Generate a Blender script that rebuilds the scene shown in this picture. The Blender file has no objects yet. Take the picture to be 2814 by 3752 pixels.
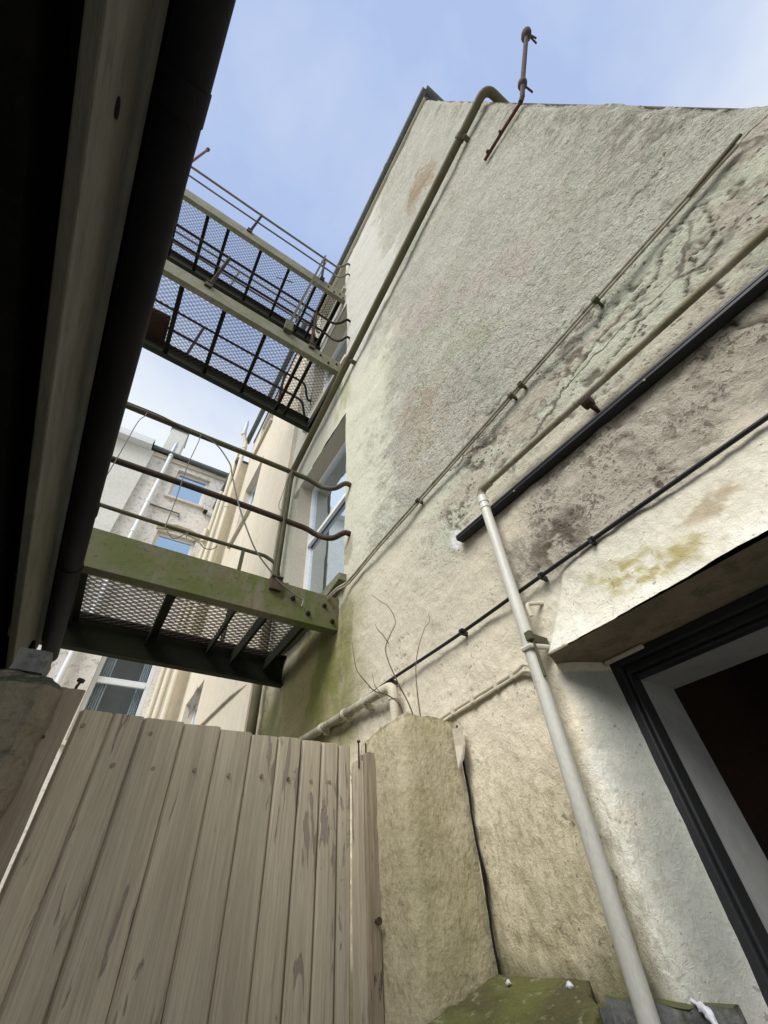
import bpy, bmesh, math, random
import numpy as np
from mathutils import Vector, Matrix, noise as mnoise
random.seed(7)
S = bpy.context.scene
COL = S.collection
GZ = 1.5            # camera height above the ground; model heights below are relative to the camera
R_CAM = ((0.84605657, -0.33790713, -0.41231911), (-0.52981724, -0.61860009, -0.58019619), (-0.05900821, 0.70933257, -0.7023997))

# ------------------------------------------------------------------ materials
def newmat(name):
    m = bpy.data.materials.new(name); m.use_nodes = True
    nt = m.node_tree; b = nt.nodes['Principled BSDF']
    return m, nt, b
def N(nt, t, **kw):
    n = nt.nodes.new(t)
    for k, v in kw.items(): setattr(n, k, v)
    return n
def L(nt, a, b): nt.links.new(a, b)
def coords(nt, scale=(1, 1, 1)):
    tc = N(nt, 'ShaderNodeTexCoord'); mp = N(nt, 'ShaderNodeMapping')
    mp.inputs['Scale'].default_value = scale
    L(nt, tc.outputs['Object'], mp.inputs['Vector']); return mp.outputs['Vector']
def ntex(nt, vec, scale, detail=6, rough=0.6, dist=0.0):
    n = N(nt, 'ShaderNodeTexNoise'); n.inputs['Scale'].default_value = scale
    n.inputs['Detail'].default_value = detail; n.inputs['Roughness'].default_value = rough
    n.inputs['Distortion'].default_value = dist
    L(nt, vec, n.inputs['Vector']); return n.outputs['Fac']
def ramp(nt, fac, a, b, ca=(0, 0, 0, 1), cb=(1, 1, 1, 1)):
    r = N(nt, 'ShaderNodeValToRGB'); e = r.color_ramp.elements
    e[0].position = a; e[1].position = b; e[0].color = ca; e[1].color = cb
    L(nt, fac, r.inputs['Fac']); return r.outputs['Color']
def mixc(nt, fac, a, b, mode='MIX'):
    m = N(nt, 'ShaderNodeMix', data_type='RGBA', blend_type=mode)
    for s, v in ((m.inputs[0], fac), (m.inputs[6], a), (m.inputs[7], b)):
        if hasattr(v, 'links'): L(nt, v, s)
        else: s.default_value = v if not isinstance(v, tuple) else (*v[:3], 1)
    return m.outputs[2]
def bump(nt, b, h, strength, dist):
    bn = N(nt, 'ShaderNodeBump'); bn.inputs['Strength'].default_value = strength; bn.inputs['Distance'].default_value = dist
    L(nt, h, bn.inputs['Height']); L(nt, bn.outputs['Normal'], b.inputs['Normal'])
def weather(name, c1, c2, c3=None, sc=(1, 1, 1), s1=3, s2=14, t1=(.35, .65), t2=(.5, .7), rough=.8, bs=.4, bd=.01, bsc=60, spec=.3, metal=0, moss=None):
    """three-tone weathered surface: base, broad patches, fine blotches, optional growth on faces that look up"""
    m, nt, b = newmat(name); v = coords(nt, sc)
    n1 = ntex(nt, v, s1); n2 = ntex(nt, v, s2, 8, .7, .3)
    c = mixc(nt, ramp(nt, n1, *t1), c1, c2)
    if c3: c = mixc(nt, ramp(nt, n2, *t2), c, c3)
    if moss:
        g = N(nt, 'ShaderNodeNewGeometry'); sx = N(nt, 'ShaderNodeSeparateXYZ'); L(nt, g.outputs['Normal'], sx.inputs[0])
        ad = N(nt, 'ShaderNodeMath', operation='MULTIPLY_ADD'); L(nt, n2, ad.inputs[0]); ad.inputs[1].default_value = .9; L(nt, sx.outputs['Z'], ad.inputs[2])
        c = mixc(nt, ramp(nt, ad.outputs[0], .6, 1.0), c, moss)
    n3 = ntex(nt, v, bsc, 4, .6)
    c = mixc(nt, .35, c, ramp(nt, n3, .2, .8, (.35, .35, .35, 1), (1, 1, 1, 1)), 'MULTIPLY')
    L(nt, c, b.inputs['Base Color']); b.inputs['Roughness'].default_value = rough
    b.inputs['Specular IOR Level'].default_value = spec; b.inputs['Metallic'].default_value = metal
    ad = N(nt, 'ShaderNodeMath', operation='ADD'); L(nt, n3, ad.inputs[0]); L(nt, n2, ad.inputs[1])
    bump(nt, b, ad.outputs[0], bs, bd)
    return m

M = {}
M['cream'] = weather('cream_render', (.62, .56, .44), (.55, .5, .40), (.40, .36, .27), s1=1.2, s2=6, t2=(.6, .78), bsc=40)
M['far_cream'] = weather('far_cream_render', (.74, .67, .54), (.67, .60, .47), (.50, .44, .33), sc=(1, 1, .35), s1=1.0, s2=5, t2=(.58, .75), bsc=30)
M['back_pale'] = weather('pale_back_render', (.74, .74, .70), (.68, .67, .61), (.58, .57, .50), s1=.8, s2=4, t2=(.58, .8), bsc=20)
M['back_peel'] = weather('peeling_back_render', (.84, .81, .76), (.70, .66, .60), (.48, .44, .40), s1=1.7, s2=10, t2=(.52, .64), bsc=25, bd=.02)
M['pipe_white'] = weather('grey_white_pipe_paint', (.66, .645, .57), (.59, .575, .50), (.36, .33, .25), sc=(1, 1, .5), s1=5, s2=30, t2=(.62, .75), rough=.45, bs=.15, bd=.003, bsc=160, spec=.5)
M['pipe_moss'] = weather('mossy_pipe', (.50, .47, .36), (.24, .215, .125), (.12, .115, .055), s1=5, s2=25, t1=(.35, .6), t2=(.55, .7), rough=.7, bs=.3, bd=.004, bsc=140)
M['pipe_olive'] = weather('olive_lichen_pipe', (.165, .145, .085), (.115, .105, .055), (.24, .22, .15), s1=4, s2=24, t2=(.6, .75), rough=.75, bs=.35, bd=.005, bsc=120)
M['pipe_cream'] = weather('cream_pipe_paint', (.66, .61, .47), (.58, .53, .40), (.33, .29, .18), s1=6, s2=20, t2=(.6, .75), rough=.5, bs=.15, bd=.003, bsc=120)
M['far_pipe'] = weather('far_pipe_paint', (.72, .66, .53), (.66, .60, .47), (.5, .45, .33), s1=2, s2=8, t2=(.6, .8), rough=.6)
M['flue_metal'] = weather('pale_grey_flue', (.42, .47, .55), (.5, .55, .6), s1=5, rough=.4, bs=.1, bd=.002, spec=.6)
M['black'] = weather('black_plastic', (.012, .012, .014), (.02, .02, .022), (.05, .05, .045), s1=8, s2=50, t2=(.66, .8), rough=.42, bs=.1, bd=.001, bsc=200, spec=.3)
M['gutter_black'] = weather('black_gutter', (.010, .010, .012), (.006, .006, .008), s1=6, rough=.7, bs=.3, bd=.003, spec=.15)
M['tar'] = weather('tarred_boards', (.010, .010, .009), (.007, .007, .007), (.015, .014, .012), s1=5, s2=18, rough=.95, bs=.4, spec=.08)  # near-black colour holds the shade under the lean-to; also colours the knot
M['fascia'] = weather('grey_fascia_paint', (.155, .145, .12), (.105, .098, .078), (.055, .045, .035), sc=(3, .5, 3), s1=8, s2=20, t2=(.56, .74), rough=.7, bs=.3, bd=.004, bsc=90)
M['grey_gutter'] = weather('grey_iron_gutter', (.14, .17, .165), (.10, .125, .125), (.22, .25, .25), s1=4, s2=20, rough=.55, bs=.15, bd=.003)
M['girder_dark'] = weather('dark_girder_underside', (.012, .013, .008), (.018, .022, .006), (.03, .02, .014), s1=5, s2=14, t2=(.58, .72), rough=.85, bs=.3, bd=.004)  # darkened girder tone, shade of undersides and inner faces put into the colour
M['meshsteel'] = weather('expanded_steel', (.026, .022, .018), (.045, .028, .018), s1=8, rough=.8, bs=.1, bd=.001, spec=.2)
M['rust'] = weather('rusted_steel', (.072, .047, .036), (.05, .033, .027), (.12, .075, .05), s1=9, s2=40, rough=.85, bs=.5, bd=.003, bsc=150)
M['rust_red'] = weather('red_rusted_iron', (.13, .045, .035), (.08, .03, .028), (.17, .1, .07), s1=9, s2=40, rough=.85, bs=.5, bd=.003, bsc=150)
M['rail_moss'] = weather('mossy_rail_paint', (.080, .074, .046), (.115, .115, .060), (.075, .048, .034), s1=10, s2=28, t2=(.55, .68), rough=.8, bs=.5, bd=.003, bsc=160)
M['rail_pale'] = weather('pale_rail_paint', (.20, .19, .15), (.15, .14, .10), (.10, .07, .05), s1=10, s2=28, t2=(.58, .7), rough=.75, bs=.3, bd=.002)
M['wire'] = weather('grey_wire', (.13, .125, .105), (.20, .19, .15), s1=20, rough=.6, bs=.1, bd=.001)
M['cable_grey'] = weather('painted_cable', (.50, .46, .36), (.34, .31, .23), (.16, .145, .10), s1=8, s2=40, rough=.7, bs=.3, bd=.002)
M['twig'] = weather('dry_twig', (.14, .10, .065), (.20, .16, .11), s1=20, rough=.9, bs=.4, bd=.001)
M['white_frame'] = weather('white_window_paint', (.92, .92, .91), (.87, .87, .85), (.35, .33, .28), s1=6, s2=20, t2=(.66, .8), rough=.45, bs=.1, bd=.002)
M['pvc'] = weather('white_pvc', (.80, .82, .84), (.76, .78, .8), s1=3, rough=.35, bs=.05, bd=.001)
M['curtain'] = weather('grey_net_curtain', (.72, .76, .76), (.60, .64, .65), sc=(6, 6, .2), s1=7, rough=.9)
M['dark_in'] = weather('dark_interior', (.018, .017, .016), (.012, .012, .012), s1=2, rough=.95, spec=.1)
M['red_in'] = weather('dim_brown_interior', (.12, .075, .052), (.085, .065, .052), s1=2, rough=.95, spec=.1)
M['grey_in'] = weather('grey_inner_reveal', (.40, .40, .385), (.36, .36, .345), s1=3, rough=.6, bs=.1, bd=.002, bsc=30)
M['frame_black'] = weather('black_door_paint', (.018, .019, .021), (.028, .028, .030), (.05, .036, .045), s1=6, s2=40, t2=(.66, .78), rough=.5, bs=.3, bd=.002, bsc=120, spec=.35)
M['soffit'] = weather('brown_lintel_soffit', (.30, .24, .17), (.22, .18, .125), (.12, .12, .06), s1=6, s2=20, rough=.95)
M['concrete'] = weather('pale_concrete', (.40, .385, .35), (.34, .325, .29), (.15, .14, .11), s1=2, s2=9, rough=.95)
M['slate'] = weather('dark_slate', (.09, .095, .10), (.06, .065, .07), s1=3, rough=.7)
M['moss_slab'] = weather('mossy_slab', (.17, .175, .055), (.125, .115, .05), (.36, .34, .22), s1=9, s2=34, t1=(.42, .58), t2=(.56, .66), rough=.95, bs=.8, bd=.012, bsc=110)
M['gully'] = weather('grey_gully', (.27, .27, .26), (.13, .13, .125), (.06, .065, .035), s1=14, s2=20, rough=.8, bs=.5, bd=.006, moss=(.12, .12, .045))
M['white_drip'] = weather('white_paint_drip', (.85, .86, .9), (.7, .7, .74), s1=20, rough=.4)
M['plaster_patch'] = weather('white_filler', (.80, .80, .80), (.68, .67, .64), s1=20, rough=.9)
M['tarred_rust'] = weather('rusty_plate', (.075, .026, .018), (.045, .02, .015), s1=6, rough=.9)
M['brown_paint_flake'] = weather('bare_brown_render', (.33, .27, .20), (.27, .22, .16), s1=6, rough=.95)

def girder_paint(name, paint, moss, bare, dark):
    """old paint under algae: green grows along the top, rusty and pale streaks run down"""
    m, nt, b = newmat(name); v = coords(nt); vs_ = coords(nt, (1, 1, .16))
    st_ = ntex(nt, vs_, 13, 6, .65, .3); pa = ntex(nt, v, 5.5, 6, .6, .5); sp_ = ntex(nt, v, 34, 7, .7, .3)
    c = mixc(nt, ramp(nt, pa, .40, .58), paint, moss)
    c = mixc(nt, ramp(nt, st_, .55, .68), c, bare)
    c = mixc(nt, ramp(nt, sp_, .56, .66), c, dark)
    st2 = ntex(nt, vs_, 26, 4, .6, .2); q = N(nt, 'ShaderNodeMath', operation='MULTIPLY'); L(nt, ramp(nt, st2, .60, .70), q.inputs[0]); q.inputs[1].default_value = .6
    c = mixc(nt, q.outputs[0], c, (.115, .075, .045))
    L(nt, c, b.inputs['Base Color']); b.inputs['Roughness'].default_value = .7; b.inputs['Specular IOR Level'].default_value = .3
    bump(nt, b, sp_, .5, .004); return m
M['girder'] = girder_paint('mossy_green_girder', (.125, .118, .062), (.088, .105, .024), (.155, .138, .092), (.055, .063, .02))
M['girder_light'] = girder_paint('pale_green_girder', (.20, .19, .14), (.145, .15, .085), (.22, .205, .16), (.095, .08, .055))
def wood(name, a, b, flake, sc=1.0):
    m, nt, bs_ = newmat(name); v = coords(nt, (9 * sc, 9 * sc, .8 * sc)); v2 = coords(nt, (22, 22, 3.0))
    n1 = ntex(nt, v, 5, 8, .65, .6); n2 = ntex(nt, v2, 1.6, 7, .62, .8)
    n3 = ntex(nt, coords(nt, (1, 1, 1)), 2.2, 3, .5)
    c = mixc(nt, ramp(nt, n1, .3, .7), a, b)
    fib = ntex(nt, coords(nt, (60, 60, 1.6)), 3.0, 6, .7, .3); c = mixc(nt, .55, c, ramp(nt, fib, .36, .60, (.60, .58, .55, 1), (1.06, 1.06, 1.05, 1)), 'MULTIPLY')
    ad = N(nt, 'ShaderNodeMath', operation='MULTIPLY_ADD'); L(nt, n3, ad.inputs[0]); ad.inputs[1].default_value = .55; L(nt, n2, ad.inputs[2])
    per = ntex(nt, coords(nt, (11, 1, .12)), 1.0, 2, .5); c = mixc(nt, .55, c, ramp(nt, per, .3, .7, (.72, .71, .70, 1), (1.08, 1.07, 1.02, 1)), 'MULTIPLY')
    alg = ntex(nt, coords(nt, (2, 2, .7)), 2.4, 6, .65, .5); qq = N(nt, 'ShaderNodeMath', operation='MULTIPLY'); L(nt, ramp(nt, alg, .52, .70), qq.inputs[0]); qq.inputs[1].default_value = .2; c = mixc(nt, qq.outputs[0], c, (.20, .19, .11))
    fl = ramp(nt, ad.outputs[0], .91, .945)
    c = mixc(nt, fl, c, flake)
    L(nt, c, bs_.inputs['Base Color']); bs_.inputs['Roughness'].default_value = .75; bs_.inputs['Specular IOR Level'].default_value = .25
    fb = N(nt, 'ShaderNodeMath', operation='MULTIPLY_ADD'); L(nt, fib, fb.inputs[0]); fb.inputs[1].default_value = .6; L(nt, n1, fb.inputs[2])
    sb = N(nt, 'ShaderNodeMath', operation='SUBTRACT'); L(nt, fb.outputs[0], sb.inputs[0]); L(nt, fl, sb.inputs[1])
    bump(nt, bs_, sb.outputs[0], .6, .005); return m
M['boards'] = wood('brown_grey_painted_boards', (.63, .555, .425), (.53, .465, .35), (.31, .255, .215))
M['post_wood'] = wood('weathered_post', (.40, .33, .24), (.29, .235, .17), (.12, .095, .075))

def glass(name, tint, refl, gcol=(1, 1, 1), k=.55):
    """window glass: clear sheet with a strong sky reflection; what stands behind still shows through"""
    m, nt, b = newmat(name)
    out = nt.nodes['Material Output']; nt.nodes.remove(b)
    g = N(nt, 'ShaderNodeBsdfGlossy'); g.inputs['Roughness'].default_value = .02; g.inputs['Color'].default_value = (*gcol, 1)
    t = N(nt, 'ShaderNodeBsdfTransparent'); t.inputs['Color'].default_value = (*tint, 1)
    v = coords(nt); nn = ntex(nt, v, 1.6, 3, .5)
    bn = N(nt, 'ShaderNodeBump'); bn.inputs['Strength'].default_value = .08; bn.inputs['Distance'].default_value = .03
    L(nt, nn, bn.inputs['Height']); L(nt, bn.outputs['Normal'], g.inputs['Normal'])
    lw = N(nt, 'ShaderNodeLayerWeight'); lw.inputs['Blend'].default_value = .35
    ma = N(nt, 'ShaderNodeMath', operation='MULTIPLY_ADD', use_clamp=True); L(nt, lw.outputs['Facing'], ma.inputs[0]); ma.inputs[1].default_value = k; ma.inputs[2].default_value = refl
    mx = N(nt, 'ShaderNodeMixShader'); L(nt, ma.outputs[0], mx.inputs[0]); L(nt, t.outputs[0], mx.inputs[1]); L(nt, g.outputs[0], mx.inputs[2])
    L(nt, mx.outputs[0], out.inputs['Surface']); return m
M['glass'] = glass('window_glass', (.90, .93, .95), .55, (.78, .88, 1.0))
M['glass_low'] = glass('dim_glass', (.85, .88, .9), .0, (1, 1, 1), .03)
M['glass_sky'] = glass('sky_glass', (.5, .55, .62), .6, (.50, .68, .92))

# ------------------------------------------------------------------ geometry helpers
class MB:
    def __init__(s): s.v = []; s.f = []
    def add(s, vs, fs):
        o = len(s.v); s.v += [tuple(p) for p in vs]; s.f += [tuple(i + o for i in f) for f in fs]; return s
    def box(s, x0, x1, y0, y1, z0, z1):
        return s.add([(x, y, z) for x in (x0, x1) for y in (y0, y1) for z in (z0, z1)],
                     [(0, 1, 3, 2), (4, 6, 7, 5), (0, 4, 5, 1), (2, 3, 7, 6), (0, 2, 6, 4), (1, 5, 7, 3)])
    def bar(s, p, q, w, h, up=(0, 0, 1)):
        p, q = Vector(p), Vector(q); d = (q - p).normalized(); u = Vector(up)
        if abs(d.dot(u)) > .95: u = Vector((0, 1, 0))
        a = d.cross(u).normalized() * w / 2; b = a.cross(d).normalized() * h / 2
        vs = [e + i * a + j * b for e in (p, q) for i, j in ((-1, -1), (1, -1), (1, 1), (-1, 1))]
        return s.add(vs, [(0, 1, 2, 3), (7, 6, 5, 4), (0, 4, 5, 1), (1, 5, 6, 2), (2, 6, 7, 3), (3, 7, 4, 0)])
    def tube(s, pts, r, n=12, caps=True, jit=0.0):
        pts = [Vector(p) for p in pts]; rs = r if isinstance(r, (list, tuple)) else [r] * len(pts)
        vs = []; fs = []; prev = None
        for i, p in enumerate(pts):
            d = ((pts[min(i + 1, len(pts) - 1)] - p).normalized() + (p - pts[max(i - 1, 0)]).normalized())
            d = d.normalized() if d.length > 1e-9 else Vector((0, 0, 1))
            if prev is None:
                u = Vector((0, 0, 1)) if abs(d.z) < .9 else Vector((0, 1, 0)); a = d.cross(u).normalized()
            else: a = (prev - d * prev.dot(d)).normalized()
            prev = a; b = d.cross(a)
            for k in range(n):
                t = 2 * math.pi * k / n; rr = rs[i] * (1 + random.uniform(-jit, jit))
                vs.append(p + (a * math.cos(t) + b * math.sin(t)) * rr)
        m = len(pts)
        for i in range(m - 1):
            for k in range(n): fs.append((i * n + k, i * n + (k + 1) % n, (i + 1) * n + (k + 1) % n, (i + 1) * n + k))
        if caps: fs += [tuple(range(n))[::-1], tuple((m - 1) * n + k for k in range(n))]
        return s.add(vs, fs)
    def prism(s, poly, lo, hi):
        """plan polygon (x, y) extruded between heights (numbers or functions)"""
        n = len(poly); zl = lo if callable(lo) else (lambda x, y: lo); zh = hi if callable(hi) else (lambda x, y: hi)
        vs = [(x, y, zl(x, y)) for x, y in poly] + [(x, y, zh(x, y)) for x, y in poly]
        return s.add(vs, [tuple(range(n))[::-1], tuple(range(n, 2 * n))] + [(i, (i + 1) % n, n + (i + 1) % n, n + i) for i in range(n)])
    def sweep(s, prof, p0, p1, ax='x'):
        """open or closed (y, z) profile swept in straight line, offsets added to p0 and p1"""
        n = len(prof); vs = []
        for P in (p0, p1):
            for a, b in prof:
                vs.append((P[0], P[1] + a, P[2] + b) if ax == 'x' else (P[0] + a, P[1], P[2] + b))
        return s.add(vs, [tuple(range(n)), tuple(range(2 * n - 1, n - 1, -1))] + [(i, n + i, n + (i + 1) % n, (i + 1) % n) for i in range(n)])
    def build(s, name, mat, parent=None, smooth=False, bev=0.0):
        me = bpy.data.meshes.new(name); me.from_pydata(s.v, [], s.f); me.update()
        bm = bmesh.new(); bm.from_mesh(me); bmesh.ops.recalc_face_normals(bm, faces=bm.faces); bm.to_mesh(me); bm.free()
        return link(name, me, mat, parent, smooth, bev)
def link(name, me, mat, parent=None, smooth=False, bev=0.0):
    o = bpy.data.objects.new(name, me); COL.objects.link(o)
    if mat: me.materials.append(M[mat] if isinstance(mat, str) else mat)
    if smooth:
        me.shade_smooth() if hasattr(me, 'shade_smooth') else me.polygons.foreach_set('use_smooth', [True] * len(me.polygons))
        me.set_sharp_from_angle(angle=math.radians(40))
    if bev:
        b = o.modifiers.new('soft edges', 'BEVEL'); b.width = bev; b.segments = 2; b.limit_method = 'ANGLE'; b.angle_limit = math.radians(40)
    if parent is not None: par(o, parent)
    return o
def par(o, p):
    o.parent = p
    w = Vector(p.get('_w', (0, 0, 0)))
    o.matrix_parent_inverse = Matrix.Translation(-w)
    o['_w'] = (0.0, 0.0, 0.0)
def thing(name, label, cat, loc=(0, 0, 0), group=None):
    e = bpy.data.objects.new(name, None); COL.objects.link(e); e.empty_display_size = .1
    e.location = (loc[0], loc[1], loc[2] + GZ); e['_w'] = loc
    return tag(e, label, cat, group)
def tag(o, label, cat, group=None):
    o['label'] = label; o['category'] = cat
    if group: o['group'] = group
    return o
def top(o, label=None, cat=None, group=None, kind=None):
    """a thing that is one mesh: lift it to its height above the ground"""
    o.location.z += GZ
    if label: tag(o, label, cat, group)
    if kind: o['kind'] = kind
    return o
def bez(pts, n=8):
    """smooth curve through the given points"""
    P = [Vector(p) for p in pts]; P = [2 * P[0] - P[1]] + P + [2 * P[-1] - P[-2]]; out = []
    for i in range(1, len(P) - 2):
        for k in range(n):
            t = k / n
            out.append(.5 * ((2 * P[i]) + (P[i + 1] - P[i - 1]) * t + (2 * P[i - 1] - 5 * P[i] + 4 * P[i + 1] - P[i + 2]) * t * t + (3 * P[i] - P[i - 1] - 3 * P[i + 1] + P[i + 2]) * t ** 3))
    out.append(P[-2]); return out
def elbow(a, c, b, r, n=6):
    """round the corner c of the path a-c-b"""
    a, c, b = Vector(a), Vector(c), Vector(b); p = c + (a - c).normalized() * r; q = c + (b - c).normalized() * r
    return [p.lerp(c, t).lerp(c.lerp(q, t), t) for t in [i / n for i in range(n + 1)]]
def rough(o, cuts=0, amp=.006, sc=9.0, amp2=.0, sc2=40):
    """subdivide and push the surface about so it reads as worn masonry or timber"""
    bm = bmesh.new(); bm.from_mesh(o.data)
    if cuts: bmesh.ops.subdivide_edges(bm, edges=bm.edges, cuts=cuts, use_grid_fill=True)
    bmesh.ops.recalc_face_normals(bm, faces=bm.faces); bm.normal_update()
    for v in bm.verts:
        d = mnoise.fractal(v.co * sc, 1.0, 2.0, 4) * amp + (mnoise.fractal(v.co * sc2, 1.0, 2.0, 2) * amp2 if amp2 else 0)
        v.co += v.normal * d
    bm.to_mesh(o.data); bm.free(); o.data.update()

# ------------------------------------------------------------------ numpy noise
def vnoise(x, y, seed=0):
    xi = np.floor(x).astype(np.int64); yi = np.floor(y).astype(np.int64); fx = x - xi; fy = y - yi
    fx = fx * fx * fx * (fx * (fx * 6 - 15) + 10); fy = fy * fy * fy * (fy * (fy * 6 - 15) + 10)
    def h(a, b):
        n = (a * 374761393 + b * 668265263 + seed * 974634777) & 0x7fffffff
        n = ((n ^ (n >> 13)) * 1274126177) & 0x7fffffff
        return ((n ^ (n >> 16)) & 0xffff) / 65535.0
    a = h(xi, yi); b = h(xi + 1, yi); c = h(xi, yi + 1); d = h(xi + 1, yi + 1)
    return (a + (b - a) * fx) * (1 - fy) + (c + (d - c) * fx) * fy
def fbm(x, y, oct=4, seed=0, gain=.5):
    s = 0; a = 1; t = 0
    for i in range(oct):
        s = s + a * vnoise(x * 2 ** i + 17.3 * i, y * 2 ** i - 9.1 * i, seed + i); t += a; a *= gain
    return s / t
def sst(a, b, x):
    t = np.clip((x - a) / (b - a), 0, 1); return t * t * (3 - 2 * t)

# ================================================================== THE SETTING
g = MB(); g.add([(-400, -400, -GZ), (400, -400, -GZ), (400, 400, -GZ), (-400, 400, -GZ)], [(0, 1, 2, 3)])
top(g.build('ground', 'concrete'), kind='structure')

# ================================================================== MAIN BUILDING (right wall at x = 1)
YC, YE, ZT = -.62, 3.42, 9.05
main = thing('rendered_house', 'tall cream rendered house wall with moss stains rising on the right, doorway at its foot', 'building', (1, 1.4, -1.5))
def lines(segs):
    out = []
    for a, b, st in segs: out += list(np.linspace(a, b, max(1, round((b - a) / st)), endpoint=False))
    out.append(segs[-1][1]); return np.array(out)
DY, DZ = .57, .47                       # far jamb and head of the doorway
W1 = (1.90, 3.20, 1.54, 3.50); W2 = (1.90, 3.0, 4.66, 6.50); W3 = (1.98, 3.0, 7.35, 8.83)
ys = lines([(YC, .53, .0085), (.53, .70, .006), (.70, 1.9, .0085), (1.9, 2.97, .02), (2.97, 3.22, .0125), (3.22, YE, .02)])
zs = lines([(-1.5, -.22, .08), (-.22, .462, .0085), (.462, .47, .004), (.47, 1.54, .0085), (1.54, 2.3, .0085), (2.3, 3.5, .015), (3.5, 4.66, .025), (4.66, 6.5, .016), (6.5, 7.35, .04), (7.35, 8.83, .04), (8.83, ZT, .04)])
for arr, vals in ((ys, (W1[0], 3.0, 3.20, 1.98, DY)), (zs, (.47, 1.54, 3.5, 4.66, 6.5, 7.35, 8.83))):
    for v in vals: arr[np.argmin(np.abs(arr - v))] = v
ys.sort(); zs.sort()
Yg, Zg = np.meshgrid(ys, zs, indexing='ij')
warp = lambda s, k: (fbm(Yg * s, Zg * s, 4, k) - .5)
def blob(y, z, sy, sz, ang=0, w=.5, seed=3, ws=3.0, hard=1.0):
    dy = Yg - y; dz = Zg - z; c, s_ = math.cos(ang), math.sin(ang)
    u = (dy * c + dz * s_) / sy; v = (-dy * s_ + dz * c) / sz
    d = np.sqrt(u * u + v * v) + (fbm(Yg * ws / max(min(sy, sz), .05) * .3, Zg * ws / max(min(sy, sz), .05) * .3, 5, seed, .6) - .5) * 2 * w
    return 1 - sst(1 - .5 * hard, 1 + .5 * hard, d)
def mix(c, m, col): 
    m = np.clip(m, 0, 1)[..., None]; return c * (1 - m) + np.array(col) * m
# ---- masks in wall coordinates
upper = sst(1.36, 1.62, Zg + warp(3, 11) * .25)
nearR = 1 - sst(.95, 1.60, Yg + warp(1.5, 12) * .9 + warp(9, 161) * .5 + warp(26, 162) * .3 + sst(2, 6, Zg) * .55)       # rough field reaches further along low down
roughm = upper * nearR
mould = np.clip(blob(.08, .90, .46, .17, -.10, .55, 5) + .8 * blob(.32, .86, .22, .15, .2, .6, 6) + .7 * blob(.50, .80, .14, .10, 0, .7, 8), 0, 1) * (1 - sst(1.06, 1.12, Zg)) * sst(.66, .74, Zg)
peel = np.clip(sst(1.0, 1.2, Zg + warp(3, 21) * .3) * (1 - sst(1.50, 1.75, Zg + warp(4, 22) * .35 + np.clip(Yg - .2, 0, 3) * .25)) * (1 - sst(.8, 1.3, Yg)), 0, 1)
low = 1 - sst(1.1, 1.45, Zg + warp(2, 31) * .3)
# ---- relief
n_f = fbm(Yg * 30, Zg * 30, 4, 41); n_m = fbm(Yg * 9, Zg * 9, 5, 42); n_l = fbm(Yg * 2.2, Zg * 2.2, 3, 43)
rid = 1 - np.abs(fbm(Yg * 34 + warp(6, 55) * 6, Zg * 34 + warp(6, 56) * 6, 3, 44) - .5) * 4
rid2 = 1 - np.abs(fbm(Yg * 14 + warp(5, 57) * 4, Zg * 14, 3, 45) - .5) * 5
pn = fbm(Yg * 26 + warp(8, 58) * 3, Zg * 26 + warp(8, 59) * 3, 4, 46, .6)
pits = sst(.58, .66, pn) * np.clip(peel * 1.1 + mould * 1.3, 0, 1) * sst(.42, .6, fbm(Yg * 5, Zg * 5, 4, 48) + .25 * mould)
flake = sst(.56, .60, fbm(Yg * 6 + warp(9, 60), Zg * 9, 5, 47, .6)) * peel
ch = fbm(Yg * 3.1 + warp(6, 63) * 1.2, Zg * 3.1 + warp(6, 64) * 1.2, 4, 65)
crack = (1 - sst(.0, .006, np.abs(ch - .47))) * sst(.5, .62, fbm(Yg * 1.7, Zg * 1.7, 2, 66)) * (Zg < 2.4)
CR = [[(-.354, 1.416), (-.326, 1.35), (-.319, 1.319), (-.29, 1.295), (-.262, 1.308), (-.239, 1.312), (-.231, 1.288), (-.201, 1.255), (-.171, 1.231), (-.152, 1.211)],
      [(-.369, 1.433), (-.35, 1.458), (-.313, 1.461), (-.274, 1.455), (-.229, 1.435), (-.172, 1.381), (-.137, 1.364), (-.091, 1.385), (-.036, 1.368), (.023, 1.375), (.09, 1.36), (.2, 1.33)],
      [(-.292, 1.529), (-.284, 1.494), (-.278, 1.462)], [(-.222, 1.166), (-.214, 1.137), (-.2, 1.099)], [(-.171, 1.039), (-.16, .999), (-.169, .967), (-.183, .954), (-.198, .935)],
      [(-.466, 1.843), (-.436, 1.832), (-.41, 1.819), (-.388, 1.806), (-.345, 1.817), (-.28, 1.80)], [(-.397, 1.383), (-.415, 1.39), (-.433, 1.377), (-.417, 1.357), (-.394, 1.362)],
      [(-.238, 1.252), (-.227, 1.228), (-.236, 1.21)], [(-.593, 1.907), (-.565, 1.886), (-.54, 1.874)], [(-.284, 1.333), (-.273, 1.292), (-.268, 1.26), (-.302, 1.26)],
      [(-.112, 1.263), (-.087, 1.275), (-.041, 1.271), (.017, 1.244), (.1, 1.235)]]
cy_ = Yg + (fbm(Yg * 28, Zg * 28, 4, 190, .65) - .5) * .030; cz_ = Zg + (fbm(Yg * 28, Zg * 28, 4, 191, .65) - .5) * .030
cd = np.full(Yg.shape, 9.0)
for ln_ in CR:
    for (a0, a1), (b0, b1) in zip(ln_[:-1], ln_[1:]):
        t_ = np.clip(((cy_ - a0) * (b0 - a0) + (cz_ - a1) * (b1 - a1)) / ((b0 - a0) ** 2 + (b1 - a1) ** 2), 0, 1)
        cd = np.minimum(cd, np.hypot(cy_ - a0 - t_ * (b0 - a0), cz_ - a1 - t_ * (b1 - a1)))
oldc = 1 - sst(.0015, .0055, cd); oldh = np.exp(-(cd / .022) ** 2)
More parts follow.
